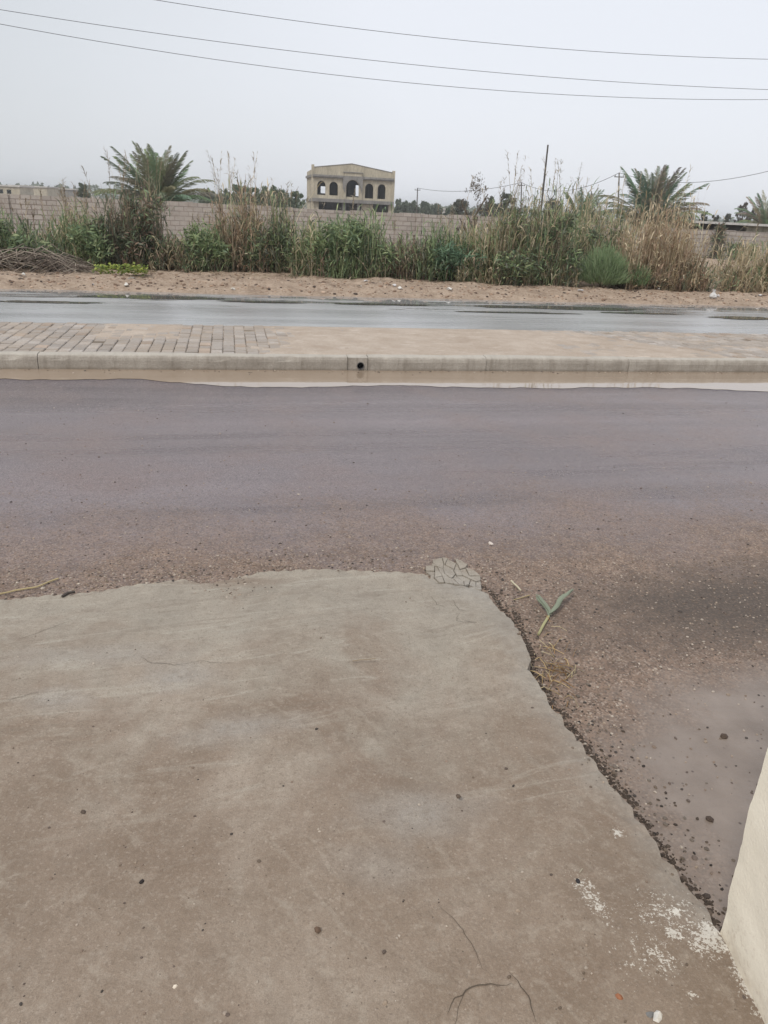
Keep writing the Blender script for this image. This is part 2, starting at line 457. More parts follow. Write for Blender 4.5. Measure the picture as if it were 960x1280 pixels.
def mat_plaster():
    s = S('cream_painted_plaster')
    c = s.ramp(s.noise(3, 5, .6), [(.3, (.86, .80, .675)), (.7, (.89, .84, .73))])
    k = s.n('SeparateXYZ'); s.l(s.P, k.inputs[0])
    low = s.rng(s.add(k.outputs[2], s.mul(s.noise(14, 5, .7), .20)), .26, .16)
    c = s.mix(s.mul(low, .55), c, (.42, .33, .24))
    spl = s.mul(s.rng(s.noise(48, 4, .75), .56, .62), s.rng(s.add(k.outputs[2], s.mul(s.noise(5, 3), .2)), .55, .18))
    c = s.mix(s.mul(spl, .3), c, (.46, .37, .28))
    c = s.mix(s.rng(s.vor(9), .045, .03, 0, .6), c, (.5, .45, .38))
    b = s.bump(s.add(s.noise(90, 4, .65), s.mul(s.noise(9, 3, .5), 1.0)), .004, .4)
    return s.done(c, .75, b, .3)

def mat_water(name, base, ns=.25, ior=1.5):
    s = S(name)
    c = s.mix(s.noise(1.5, 4, .6, s.map(road_vec(s), (.3, 3, 1))), base, tuple(x * .75 for x in base))
    b = s.bump(s.noise(9, 3, .5), .002, ns)
    return s.done(c, .03, b, .5, ior)

M = dict(asph=mat_asphalt_near(), asph2=mat_asphalt_far(), conc=mat_concrete(), soil=mat_soil(), kerb=mat_kerb(), paver=mat_paver(),
         wall=mat_block_wall(), plaster=mat_plaster(),
         leaf=mat_attr('leaf_blades', .6, .3, .10, 3, .35), stone=mat_attr('stones', .85, .3, .35, 60),
         bark=mat_attr('bark', .9, .1, .4, 14, 0, .03), dry=mat_attr('dry_stalks', .8, .2, .3, 8, .1),
         brick=mat_stained('pale_yellow_brick', (.34, .305, .235), (.53, .48, .375), .9), grey=mat_stained('raw_grey_concrete', (.16, .155, .15), (.27, .26, .245), .5),
         dark=mat_stained('shaded_interior_concrete', (.045, .038, .034), (.09, .078, .068), .5), metal=mat_stained('weathered_pole', (.06, .055, .05), (.12, .11, .10), 1),  # dark: interior concrete blackened to hold the shade inside the openings
         cable=mat_stained('black_cable', (.07, .07, .072), (.10, .10, .105), 2), roofc=mat_stained('pale_roof_slab', (.42, .41, .39), (.6, .58, .55), .6),
         shade=mat_stained('under_roof_shade', (.07, .065, .06), (.12, .11, .10), .8))  # shade: dark colour for the gap under the shed roof

M['water'] = mat_water('clear_rain_water', (.13, .13, .12), .04, 1.5)

# ------------------------------------------------------------------ ground, roads, kerb, median
def sheet(name, s0, s1, t0, t1, z, mat, ns=2, nt_=2):
    b = MB()
    for i in range(ns):
        for j in range(nt_):
            a0, a1 = s0 + (s1 - s0) * i / ns, s0 + (s1 - s0) * (i + 1) / ns
            c0, c1 = t0 + (t1 - t0) * j / nt_, t0 + (t1 - t0) * (j + 1) / nt_
            b.face([R(a0, c0, z), R(a1, c0, z), R(a1, c1, z), R(a0, c1, z)])
    return tag(b.build(name, mat), kind='structure')

gs = MB(); gs.face([(-1500, -600, -.35), (1500, -600, -.35), (1500, 2400, -.35), (-1500, 2400, -.35)])
tag(gs.build('ground', mat_soil('far_field_soil', .75)), kind='structure')
MED = 2.36; FAR = 7.62; KH = .165
def road_box(name, t0, t1, mat):
    b = MB()
    top = [R(-150, t0), R(150, t0), R(150, t1), R(-150, t1)]
    bot = [p + Vector((0, 0, -.3)) for p in top]
    b.mesh(top + bot, [(0, 1, 2, 3), (0, 4, 5, 1), (1, 5, 6, 2), (2, 6, 7, 3), (3, 7, 4, 0), (7, 6, 5, 4)])
    return tag(b.build(name, mat), kind='structure')
road_box('road', -22, .02, M['asph'])
road_box('far_road', MED - .02, FAR + .6, M['asph2'])

# kerb: cast lengths with narrow joints, one with a drain mouth
kj = [-60, -30, -14, -10.5, -7.2, ST(g(48, 462))[0], ST(g(437, 464))[0] - .02, ST(g(458, 464))[0] + .02, ST(g(608, 465))[0], ST(g(785, 465))[0], 6.6, 9.8, 13, 25, 60]
kb = MB()
def kerb_piece(a, b_, hole=None):
    n = max(1, int((b_ - a) / .12))
    of = .008 * math.sin(a * 7.1); oz = .007 * math.sin(a * 11.3)
    prof = [(.0, -.1), (.004, .10), (.012, KH - .035), (.035, KH - .006), (.07, KH), (.15, KH), (.15, -.1)]
    for i in range(n):
        x0, x1 = a + (b_ - a) * i / n + (.003 if i == 0 else 0), a + (b_ - a) * (i + 1) / n - (.003 if i == n - 1 else 0)
        def pt(x, q):
            t, z = q
            w_ = fbm(x * 1.7, 0, t * 8 + z * 9, 3) * .007 if z > 0 else 0
            w2 = fbm(x * .5, 3, 0, 2) * .008
            ch = max(0, fbm(x * 4.5, 1.7, 3, 2) - .38) * .06 if z > .1 and t < .06 else 0
            return R(x, t + w_ + ch + (of if t < .14 else 0), z + w_ + w2 - ch + (oz if z > 0 else 0))
        for k in range(len(prof) - 1):
            kb.face([pt(x0, prof[k]), pt(x1, prof[k]), pt(x1, prof[k + 1]), pt(x0, prof[k + 1])])
        if i == 0: kb.face([pt(x0, q) for q in prof])
        if i == n - 1: kb.face([pt(x1, q) for q in reversed(prof)])
for i in range(len(kj) - 1):
    if i != 6: kerb_piece(kj[i], kj[i + 1])
dk0, dk1 = kj[6] + .003, kj[7] - .003
dc, dz, dr = ST(g(447, 459))[0], .058, .043
ring = [(dc + dr * math.cos(2 * math.pi * k / 20), dz + dr * math.sin(2 * math.pi * k / 20)) for k in range(20)]
sq = [(dk0, -.1), (dk1, -.1), (dk1, KH - .012), (dk0, KH - .012)]
tri = mg.tessellate_polygon([[Vector((x, z, 0)) for x, z in sq], [Vector((x, z, 0)) for x, z in ring]])
allp = sq + ring
for a in tri: kb.face([R(allp[k][0], .008, allp[k][1]) for k in a])
for k in range(20):
    a, b_ = ring[k], ring[(k + 1) % 20]
    kb.face([R(a[0], .008, a[1]), R(b_[0], .008, b_[1]), R(b_[0], .145, b_[1]), R(a[0], .145, a[1])])
kb.face([R(dk0, .008, KH - .012), R(dk1, .008, KH - .012), R(dk1, .15, KH), R(dk0, .15, KH)])
kb.face([R(dk0, .148, -.1), R(dk1, .148, -.1), R(dk1, .148, KH), R(dk0, .148, KH)])
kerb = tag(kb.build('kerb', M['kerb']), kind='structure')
pr = MB()
pr.tube([R(dc, .004, dz), R(dc, .13, dz)], .0425, 20)
# hollow: inner wall darker liner
po = MB()
for k in range(20):
    a0, a1 = 2 * math.pi * k / 20, 2 * math.pi * (k + 1) / 20
    def rp(a, r, t): return R(dc + r * math.cos(a), t, dz + r * math.sin(a))
    po.face([rp(a0, .042, -.004), rp(a1, .042, -.004), rp(a1, .037, -.004), rp(a0, .037, -.004)])
    po.face([rp(a0, .037, -.004), rp(a1, .037, -.004), rp(a1, .037, .14), rp(a0, .037, .14)])
    po.face([rp(a0, .042, -.004), rp(a1, .042, -.004), rp(a1, .042, .02), rp(a0, .042, .02)])
po.face([rp(2 * math.pi * k / 20, .037, .139) for k in range(20)])
po.build('drain_pipe', M['cable'], kerb)

# median fill (sandy soil surface that buries or bares the pavers)
SL = ST(g(375, 425, KH))[0]; SR = ST(g(800, 430, KH))[0]
def soil_h(s_, t):
    """height of the loose soil over the paver tops"""
    e = fbm(s_ * .5, t * .8, 5, 3)
    h = .012 + .010 * e
    sl_ = SL + .55 * fbm(s_ * 1.1, t * 1.6, 9, 3) - .1
    if s_ < sl_: h -= .021 * min(1, (sl_ - s_) / .7)
    if s_ > SR - (t / 2.36 - .5) * 1.6: h -= .016 * min(1, (s_ - SR + (t / 2.36 - .5) * 1.6) / .4)
    h += .006 * fbm(s_ * 6, t * 6, 1, 3)
    if SL - 2.7 < s_ < SL - 1.45 and t > 1.0: h += .016 * min(1, (t - 1.0) / .25) * min(1, (s_ - SL + 2.7) / .2, (SL - 1.45 - s_) / .2)
    if s_ < SL - 3.9 and t > 1.3: h += .016 * min(1, (t - 1.3) / .3)
    return h
md = MB()
def grid(mb, ss, ts, fz, col=(1, 1, 1)):
    vs = [R(a, c, fz(a, c)) for a in ss for c in ts]
    n = len(ts)
    mb.mesh(vs, [(i * n + j, (i + 1) * n + j, (i + 1) * n + j + 1, i * n + j + 1) for i in range(len(ss) - 1) for j in range(n - 1)], col)
def frange(a, b, n): return [a + (b - a) * i / n for i in range(n + 1)]
fine_s = frange(-60, -9, 40)[:-1] + frange(-9, 10, 420)[:-1] + frange(10, 60, 40)
def med_z(a, c):
    d = min((c - .15) / .02, (MED - c) / .10, 1)
    return KH - .012 + soil_h(a, c) * max(d, 0) - (.03 if c < .17 and (a < SL or a > SR + .6) else 0) - (.02 if c > MED - .01 else 0)
grid(md, fine_s, [.15, .152, .170] + frange(.172, MED, 56), med_z)
md_o = md.build('median_soil', mat_median(), smooth=True)
tag(md_o, kind='structure')
core = MB()
top = [R(-60, .15, KH - .06), R(60, .15, KH - .06), R(60, MED - .004, KH - .06), R(-60, MED - .004, KH - .06)]
bot = [p - Vector((0, 0, .3)) for p in top]
core.mesh(top + bot, [(0, 1, 2, 3), (0, 4, 5, 1), (1, 5, 6, 2), (2, 6, 7, 3), (3, 7, 4, 0)])
tag(core.build('median_base', M['kerb']), kind='structure')
pv = MB()
r2 = random.Random(3)
bl, bw = .140, .178
for i in range(-66, 86):
    for j in range(-1, 14):
        s0 = i * bl; t0 = .16 + j * bw + (bw / 2 if i % 2 else 0)
        sm = s0 + bl / 2
        if SL + .7 < sm < SR - 1.4: continue
        gj = .003 + .002 * r2.random(); gt = .009 + .005 * r2.random()
        if r2.random() < .02: continue
        a, c = s0 + gj, max(.175, t0 + gt)
        a1, c1 = s0 + bl - gj, min(MED - .02, t0 + bw - gt)
        if c1 - c < .05: continue
        z = KH - .006 + r2.uniform(-.006, .005) + .004 * fbm(sm * .7, t0, 3, 2)
        v = r2.choice([.80, .88, .95, 1.0, 1.05, 1.25]); col = (.36 * v, .335 * v, .315 * v)
        if r2.random() < .08: col = (.36 * v, .29 * v, .24 * v)
        e = .008
        tl = r2.uniform(-.003, .003)
        vs = [R(a, c, z - .05), R(a1, c, z - .05), R(a1, c1, z - .05), R(a, c1, z - .05),
              R(a, c, z - e), R(a1, c, z - e + tl), R(a1, c1, z - e + tl), R(a, c1, z - e),
              R(a + e, c + e, z), R(a1 - e, c + e, z + tl), R(a1 - e, c1 - e, z + tl), R(a + e, c1 - e, z)]
        fs = [(8, 9, 10, 11)] + [(k + 4, (k + 1) % 4 + 4, (k + 1) % 4 + 8, k + 8) for k in range(4)] + [(k, (k + 1) % 4, (k + 1) % 4 + 4, k + 4) for k in range(4)]
        pv.mesh(vs, fs, col)
tag(pv.build('paving', M['paver']), kind='structure')

# water standing along the kerb
def puddle(name, pts, z, mat):
    b = MB(); b.face([Vector((p[0], p[1], z)) for p in pts])
    o = b.build(name, mat); return tag(o, kind='structure')
near = [R(a, .001) for a in frange(-7, 12, 4)]
lo = []
for a in reversed(frange(-7, 12, 240)):
    wdt = .82 + .14 * fbm(a * .5, 1, 0, 5) + .05 * fbm(a * 4, 2, 0, 5) + max(0, a - 1.2) * .075
    if a < -2.0: wdt -= .30 * min(1, (-2.0 - a) / .8)
    lo.append(R(a, -wdt))
puddle('puddle', near + lo, .004, mat_water('muddy_water', (.33, .255, .19), .06, 1.9))

def far_puddle(u, v, half, wid, seed):
    s0, t0 = ST(g(u, v, 0)); n = 60; P = []
    for k in range(n):
        a = 2 * math.pi * k / n
        rr = 1 + .35 * fbm(math.cos(a) * 1.3, math.sin(a) * 1.3, seed, 3) + .18 * fbm(math.cos(a) * 5, math.sin(a) * 5, seed, 3)
        P.append(R(s0 + math.cos(a) * half * rr, min(FAR - .12, t0 + math.sin(a) * wid * rr)))
    puddle('puddle', P, .004 + .0012 * seed, M['water'])
for a in ((195, 372, 1.3, .28, 1), (60, 378, .9, .14, 2), (700, 385, 2.0, .26, 3), (640, 391, 1.2, .10, 4), (800, 392, 1.0, .10, 5), (935, 398, .85, .20, 6), (330, 378, .8, .12, 7), (480, 381, 1.1, .12, 8), (1060, 400, 1.2, .3, 9)):
    far_puddle(*a)

# verge and field: uneven soil heightfield
def verge_z(a, t):
    d = t - FAR + .12 * fbm(a * .7, 0, 2, 4)
    if d < -.1: return -.03
    up = .13 * min(1, max(0, d + .1) / 1.2)
    z = -.03 + max(0, min(1, (d + .1) / .25)) * .045 + up
    z += (.060 * fbm(a * 1.1, t * 1.6, 4, 3) + .032 * fbm(a * 5, t * 5, 8, 3)) * min(1, max(0, d) / .4)
    if t > 12: z += min(1, (t - 12) / 3) * (-.12 + .10 * fbm(a * .3, t * .3, 2, 3))
    # heap of earth in the field on the right
    z += .42 * math.exp(-((a - 16.5) / 5.5) ** 2 - ((t - 25.2) / 1.5) ** 2)
    return z
vb = MB()
vs_ = frange(-120, -16, 40)[:-1] + frange(-16, 22, 560)[:-1] + frange(22, 120, 40)
vt = frange(FAR - .3, 12, 62)[:-1] + frange(12, 34, 44)[:-1] + [34, 60]
grid(vb, vs_, vt, lambda a, t: verge_z(a, t) if t < 50 else -.36)
tag(vb.build('verge', M['soil'], smooth=True), kind='structure')

# ------------------------------------------------------------------ concrete apron in the foreground
EDGE = [(-60, 764), (0, 748), (40, 745), (62, 742), (90, 741), (130, 736), (160, 730), (195, 726), (230, 723), (255, 728), (290, 722), (330, 713), (365, 711), (400, 709), (440, 711), (475, 713),
        (500, 713), (528, 716), (545, 726), (570, 730), (597, 733), (610, 742), (622, 757), (632, 772), (642, 790), (655, 812), (664, 828), (660, 838), (668, 850), (680, 866), (690, 884),
        (706, 905), (722, 922), (735, 940), (755, 966), (768, 985), (790, 1010), (800, 1026), (820, 1052), (828, 1070), (845, 1088), (862, 1112), (880, 1132), (893, 1152), (903, 1166)]
edge = [g(u, v, .02 + .072 * max(0, min(1, (v - 750) / 110))) for u, v in EDGE]
edge = [Vector((-5.2, 2.4, 0)), Vector((-4.2, 2.62, 0)), Vector((-3.2, 2.8, 0)), Vector((-2.4, 2.93, 0))] + edge
pts = []
for i in range(len(edge) - 1):                       # ragged broken edge
    a, b_ = edge[i], edge[i + 1]
    n = max(1, int((b_ - a).length / .022))
    for k in range(n):
        p = a.lerp(b_, k / n)
        q = fbm(p.x * 14, p.y * 14, 3, 3) * .012
        pts.append(Vector((p.x + q, p.y + q, 0)))
pts.append(edge[-1])
nfront = len(pts)
outline = [Vector((p.x, p.y)) for p in pts] + [Vector((1.06, 1.4)), Vector((1.2, -3)), Vector((-5.2, -3))]
def slab_z(x, y):
    # distance to the front lip only
    d = min((Vector((x, y)) - Vector((p.x, p.y))).length for p in pts[::3])
    right = max(0, min(1, (x - .15) / .4)) * max(0, min(1, (3.2 - y) / .35))
    k = min(1, d / .9)
    base = .014 + (.09 - .014) * (k * k * (3 - 2 * k) * (1 - right) + right)
    return base + .006 * fbm(x * 1.3, y * 1.3, 1, 3) * min(1, d * 4) + .0018 * fbm(x * 9, y * 9, 2, 2) - (.006 if d < .02 else 0)
def inside(x, y, poly):
    c = False; j = len(poly) - 1
    for i in range(len(poly)):
        if (poly[i].y > y) != (poly[j].y > y) and x < (poly[j].x - poly[i].x) * (y - poly[i].y) / (poly[j].y - poly[i].y) + poly[i].x: c = not c
        j = i
    return c
ins = []
yy = -2.9
while yy < 3.75:
    st = .045 if yy > .6 else .3
    xx = -5.1
    while xx < 1.2:
        stx = st if xx > -2.8 else .3
        if inside(xx, yy, outline): ins.append(Vector((xx + rnd.uniform(-.2, .2) * stx, yy + rnd.uniform(-.2, .2) * st)))
        xx += stx
    yy += st
co = outline + ins
ne = len(outline)
V2, _, F2, *_x = mg.delaunay_2d_cdt(co, [(i, (i + 1) % ne) for i in range(ne)], [], 1, 1e-5)
sb = MB()
zs = [slab_z(p.x, p.y) for p in V2]
sb.mesh([(p.x, p.y, z) for p, z in zip(V2, zs)], [tuple(q) for q in F2])
for i in range(nfront - 1):
    a, b_ = outline[i], outline[i + 1]
    za, zb = slab_z(a.x, a.y), slab_z(b_.x, b_.y)
    sb.face([(a.x, a.y, za), (b_.x, b_.y, zb), (b_.x + .004, b_.y + .004, -.02), (a.x + .004, a.y + .004, -.02)])
apron = tag(sb.build('concrete_apron', M['conc'], smooth=False), kind='structure')
_rt = [p for p in pts if p.x > .3]
_ma = apron.data.attributes.new('margin', 'FLOAT', 'POINT')
_ma.data.foreach_set('value', [max(0.0, 1 - min(math.hypot(v_.co.x - p.x, v_.co.y - p.y) for p in _rt[::4]) / .17) for v_ in apron.data.vertices])

# broken, crazed corner of the apron: separate flakes with open joints
ck = MB(); r3 = random.Random(11)
A, B, Cc, D = g(527, 700), g(586, 702), g(604, 738), g(540, 729)
cells = []
NI, NJ = 8, 5
gp = [[None] * (NJ + 1) for _ in range(NI + 1)]
for i in range(NI + 1):
    for j in range(NJ + 1):
        p = A.lerp(B, i / NI).lerp(D.lerp(Cc, i / NI), j / NJ)
        gp[i][j] = p + Vector((r3.uniform(-.017, .017), r3.uniform(-.022, .022), 0))
for i in range(NI):
    for j in range(NJ):
        if i + j == 0 or (i == NI - 1 and j < 2) or (j == 0 and i in (1, 5)) or (i == 0 and j == 1) or r3.random() < .06: continue
        q = [gp[i][j], gp[i + 1][j], gp[i + 1][j + 1], gp[i][j + 1]]
        c = sum(q, Vector()) / 4
        q = [c + (p - c) * r3.uniform(.84, .98) for p in q]
        z = .011 + r3.uniform(-.004, .005) + .006 * j / NJ
        n = len(q)
        v = r3.uniform(.9, 1.1)
        ck.mesh([(p.x, p.y, z) for p in q] + [(c.x + (p.x - c.x) * 1.06, c.y + (p.y - c.y) * 1.06, -.01) for p in q],
                [(3, 2, 1, 0)] + [(k, (k + 1) % 4, (k + 1) % 4 + 4, k + 4) for k in range(4)], (.33 * v, .30 * v, .27 * v))
ck.build('cracked_corner', M['conc'], apron)

def ribbon(mb, pl, wd, z, col, taper=True):
    n = len(pl)
    for i in range(n - 1):
        a, b_ = pl[i], pl[i + 1]
        d = (b_ - a); d.z = 0
        if d.length < 1e-6: continue
        d.normalize(); nn = Vector((-d.y, d.x, 0))
        w0 = wd * (math.sin(math.pi * (i + .3) / n) if taper else 1); w1 = wd * (math.sin(math.pi * (i + 1.3) / n) if taper else 1)
        w0 *= .5; w1 *= .5
        mb.face([Vector((a.x, a.y, z(a))) - nn * w0, Vector((a.x, a.y, z(a))) + nn * w0, Vector((b_.x, b_.y, z(b_))) + nn * w1, Vector((b_.x, b_.y, z(b_))) - nn * w1], col)
def jag(pl, amp=.012, step=.02, seed=1):
    out = []
    for i in range(len(pl) - 1):
        n = max(1, int((pl[i + 1] - pl[i]).length / step))
        for k in range(n):
            p = pl[i].lerp(pl[i + 1], k / n)
            out.append(p + Vector((fbm(p.x * 22, p.y * 22, seed, 3), fbm(p.x * 22, p.y * 22, seed + 9, 3), 0)) * amp)
    return out + [pl[-1]]
cks = MB()
zf = lambda p: slab_z(p.x, p.y) + .0022
for k, (pl, wd) in enumerate((
        ([(560, 1268), (570, 1246), (590, 1235), (612, 1230), (640, 1226)], .0035), ([(634, 1212), (648, 1222), (660, 1243), (670, 1275)], .0028),
        ([(546, 1125), (580, 1160), (600, 1200), (610, 1212)], .0016), ([(172, 820), (190, 828), (230, 832)], .0020), ([(215, 832), (250, 826), (300, 830)], .0012),
        ([(15, 792), (40, 782), (85, 762)], .0018), ([(575, 752), (572, 766), (600, 770)], .0016), ([(540, 730), (548, 742), (560, 748)], .002), ([(565, 732), (575, 748), (590, 752)], .002),
        ([(0, 878), (30, 872), (50, 866)], .0016), ([(580, 765), (596, 770)], .002), ([(590, 1225), (560, 1290)], .0012))):
    ribbon(cks, jag([g(u, v, .09) for u, v in pl], .010, .012, k), wd, zf, (.10, .078, .060))
cks.build('crack', M['stone'], apron)

# ------------------------------------------------------------------ cream plastered wall at the right
wc = g(903, 1165, .09)
wp = MB()
wx0, wy1 = wc.x, wc.y
wy0 = -1.2
b2 = g(957, 1280, .09)
wdir = Vector((b2.x - wc.x, b2.y - wc.y, 0)).normalized()
wn = Vector((-wdir.y, wdir.x, 0))
if wn.x < 0: wn = -wn
hs = frange(0, 1, 90); ls = frange(0, 1, 60)
LW, HW, TW = 2.6, 2.5, .24
def wpt(l, h, side=0):
    q = .0035 * fbm(l * 6, h * 6, side, 3) + .0015 * fbm(l * 20, h * 20, side + 3, 2)
    fo = .010 * math.exp(-h / .03)
    return l, q, fo
def face_pt(l, h):
    l_, q, fo = wpt(l, h)
    lean_ = .05 * min(h, .5)
    rl = .007 * fbm(0, h * 9, 2, 3)
    p = wc + wdir * (l_ if l > 0.01 else l_ + rl * 1.0) - wn * (fo * .6 + q) + wn * 0 - Vector((lean_, 0, 0))
    return Vector((p.x, p.y, h))
hh = [HW * (k ** 1.6) for k in frange(0, 1, 110)]; ll = [LW * k for k in frange(0, 1, 130)]
n = len(hh)
wp.mesh([face_pt(l, h) for l in ll for h in hh], [(i * n + j, i * n + j + 1, (i + 1) * n + j + 1, (i + 1) * n + j) for i in range(len(ll) - 1) for j in range(n - 1)])
def endp(k, h, l=0.0):
    p = face_pt(l, h); return p + wn * (TW * k)
for (l_) in (0.0, LW):
    for j in range(n - 1):
        wp.face([endp(0, hh[j], l_), endp(1, hh[j], l_), endp(1, hh[j + 1], l_), endp(0, hh[j + 1], l_)])
wp.face([endp(1, 0), endp(1, 0, LW), endp(1, HW, LW), endp(1, HW)])
wp.face([endp(0, HW), endp(1, HW), endp(1, HW, LW), endp(0, HW, LW)])
tag(wp.build('plastered_wall', M['plaster'], origin=(wc.x, wc.y, 0), smooth=True), 'cream plastered wall end rising at the right edge beside the concrete apron', 'wall')

# ------------------------------------------------------------------ small things lying in the foreground
def pebble(u, v, r, col, label, group=None, z=0.0, name='pebble', cat='pebble', flat=.7):
    p = g(u, v, z)
    b = MB(); b.rock((p.x, p.y, z), r, col, flat)
    return tag(b.build(name, M['stone'], origin=(p.x, p.y, z)), label, cat, group)
pebble(613, 680, .018, (.62, .55, .50), 'pale pebble lying alone on the asphalt above the crazed concrete corner')
pebble(104, 1016, .010, (.10, .075, .06), 'dark pebble on the brown left part of the apron, largest there', z=.09)
pebble(177, 1103, .008, (.03, .025, .025), 'black pebble on the apron at lower left', z=.09)
pebble(397, 1163, .009, (.13, .085, .06), 'reddish brown pebble on the apron near the bottom middle', z=.09)
pebble(722, 1102, .008, (.03, .03, .035), 'black pebble beside the streak of white paint splashes', z=.09)
pebble(573, 996, .010, (.12, .09, .07), 'brown pebble on the middle right of the apron', z=.09)
pebble(219, 1234, .006, (.7, .62, .52), 'tiny whitish pebble at the bottom left of the apron', z=.09)
pebble(774, 1248, .012, (.30, .13, .07), 'rust red stone near the lower right paint spots', z=.09)
pebble(822, 1273, .016, (.66, .64, .60), 'white pebble at the bottom edge near the wall', z=.09)
pebble(812, 1270, .011, (.2, .2, .2), 'grey pebble next to the white one at the bottom edge', z=.09)
pebble(887, 1025, .014, (.07, .05, .04), 'dark clod on the wet mud left of the cream wall', z=0)
pebble(905, 921, .020, (.08, .055, .04), 'dark crumbling clod on the mud right of the leaf', z=0, flat=.4)

def blade(mb, path, w0, col, up=Vector((0, 0, 1)), fold=.25):
    n = len(path)
    L, C, Rr = [], [], []
    for i, p in enumerate(path):
        d = (path[min(i + 1, n - 1)] - path[max(i - 1, 0)]).normalized()
        side = d.cross(up).normalized()
        wd = w0 * math.sin(math.pi * (.12 + .88 * i / (n - 1))) ** .8
        if i == n - 1: wd = .0005
        L.append(p - side * wd + up * wd * fold); C.append(p); Rr.append(p + side * wd + up * wd * fold)
    for i in range(n - 1):
        mb.face([L[i], C[i], C[i + 1], L[i + 1]], col)
        mb.face([C[i], Rr[i], Rr[i + 1], C[i + 1]], tuple(x * .85 for x in col))
j0, s0_, t1_, t2_ = g(686, 770, .012), g(673, 793, .008), g(716, 738, .03), g(668, 745, .02)
root = empty('reed_leaf', (j0.x, j0.y, 0), 'forked green reed leaf lying on gravel to the right of the apron', 'leaf')
def loc(p): return p - Vector((j0.x, j0.y, 0))
b = MB(); b.tube([loc(s0_), loc(s0_.lerp(j0, .5)) + Vector((0, 0, .006)), loc(j0)], [.0060, .0068, .0060], 7, (.42, .40, .22)); b.build('stalk', M['dry'], root)
for a, e, wd in ((j0, t1_, .0135), (j0, t2_, .0115)):
    b = MB()
    for dx, zz, sc_ in ((0, 0, 1), (.008, .010, .8), (-.007, .004, .55)):
        path = [loc(a.lerp(e, k / 9)) + Vector((dx * math.sin(k * .4) + .006 * math.sin(k * .9 + dx * 90), .004 * math.sin(k * 1.7 + dx * 200), zz + .012 * math.sin(math.pi * k / 9) + .003)) for k in range(10)]
        blade(b, path, wd * sc_, (.33, .37, .28), fold=.5)
    b.build('leaf_blade', M['leaf'], root)
def stick(pl, r, col, label, name='dry_stalk', cat='stalk', z=.01, group=None):
    P = [g(u, v, z) for u, v in pl]
    b = MB(); b.tube(jag(P, .008, .03, 4), r, 5, col)
    o0 = P[0].copy(); o0.z = 0
    return tag(b.build(name, M['dry'], origin=o0), label, cat, group)
stick([(-30, 748), (20, 738), (45, 734), (73, 723)], .0042, (.50, .41, .23), 'yellow dry stalk lying on soil at the left edge of the photo')
stick([(78, 745), (86, 741), (94, 740)], .007, (.07, .06, .055), 'short charred twig at the front lip of the apron', 'twig', 'twig', .02)
stick([(639, 726), (645, 733), (651, 738)], .005, (.62, .56, .42), 'short pale straw piece lying left of the forked leaf', 'straw', 'straw', .008)
stick([(642, 750), (662, 744)], .0025, (.4, .32, .18), 'thin straw between the apron edge and the forked leaf', 'straw', 'straw', .006)
stick([(724, 1090), (728, 1086)], .002, (.4, .36, .28), 'tiny straw near the white paint streak on the apron', 'straw', 'straw', .095)
stick([(440, 826), (470, 823)], .002, (.35, .28, .2), 'hair thin straw on the middle of the apron', 'straw', 'straw', .095)
# tuft of dry straw in the step beside the apron
b = MB(); r4 = random.Random(5); c0 = g(690, 848)
for k in range(80):
    p = g(r4.gauss(694, 12), r4.gauss(842, 26), 0)
    a = r4.uniform(0, 6.28); L_ = r4.uniform(.02, .10)
    q = p + Vector((math.cos(a) * L_, math.sin(a) * L_, r4.uniform(0, .02)))
    m_ = p.lerp(q, .5) + Vector((0, 0, r4.uniform(.004, .02)))
    v = r4.uniform(.6, 1.1)
    b.tube([p + Vector((0, 0, .004)), m_, q + Vector((0, 0, .004))], r4.uniform(.001, .002), 3, r4.choice([(.55 * v, .40 * v, .20 * v), (.40 * v, .24 * v, .11 * v), (.62 * v, .52 * v, .33 * v)]))
tag(b.build('straw_tuft', M['dry'], origin=(c0.x, c0.y, 0)), 'tuft of orange dry straw caught against the broken right edge of the apron', 'straw')

# loose gravel and crumbs
gr = MB(); r5 = random.Random(21)
def crumb(p, z, r, col):
    gr.rock((p.x, p.y, z - r * .1), r, col, .6, r5)
pal = [(.34, .27, .21), (.24, .18, .14), (.13, .10, .085), (.07, .06, .055), (.36, .30, .25), (.17, .13, .10), (.44, .38, .32)]
def rc(): 
    c = r5.choice(pal); v = r5.uniform(.8, 1.15); return tuple(x * v for x in c)
E2 = [Vector((p.x, p.y, 0)) for p in pts]
for k in range(3600):                                   # along the lip of the apron
    p = r5.choice(E2[40:]); d = abs(r5.gauss(0, .16))
    q = Vector((p.x + r5.gauss(0, .05) + d * (.7 if p.x > .5 else .1), p.y + r5.gauss(0, .03) + d * (.3 if p.x > .5 else 1), 0))
    if inside(q.x, q.y, outline):
        if r5.random() > .12: continue
        z = slab_z(q.x, q.y)
    else: z = 0
    cc = rc()
    if p.x > .45 and r5.random() < .8: cc = tuple(x * .45 for x in cc)  # crumbs by the right lip darkened to draw its shaded crevice
    crumb(q, z, min(.013, abs(r5.gauss(.0030, .0026)) + .0015), cc)
for k in range(2600):                                   # dark grit put in for the shaded crevice along the step
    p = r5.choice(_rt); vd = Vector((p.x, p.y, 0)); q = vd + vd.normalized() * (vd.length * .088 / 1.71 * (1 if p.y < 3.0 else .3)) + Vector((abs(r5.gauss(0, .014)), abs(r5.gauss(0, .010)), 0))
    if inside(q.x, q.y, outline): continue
    v = r5.uniform(.5, 1.2); crumb(q, 0, r5.uniform(.002, .006), (.07 * v, .052 * v, .04 * v))
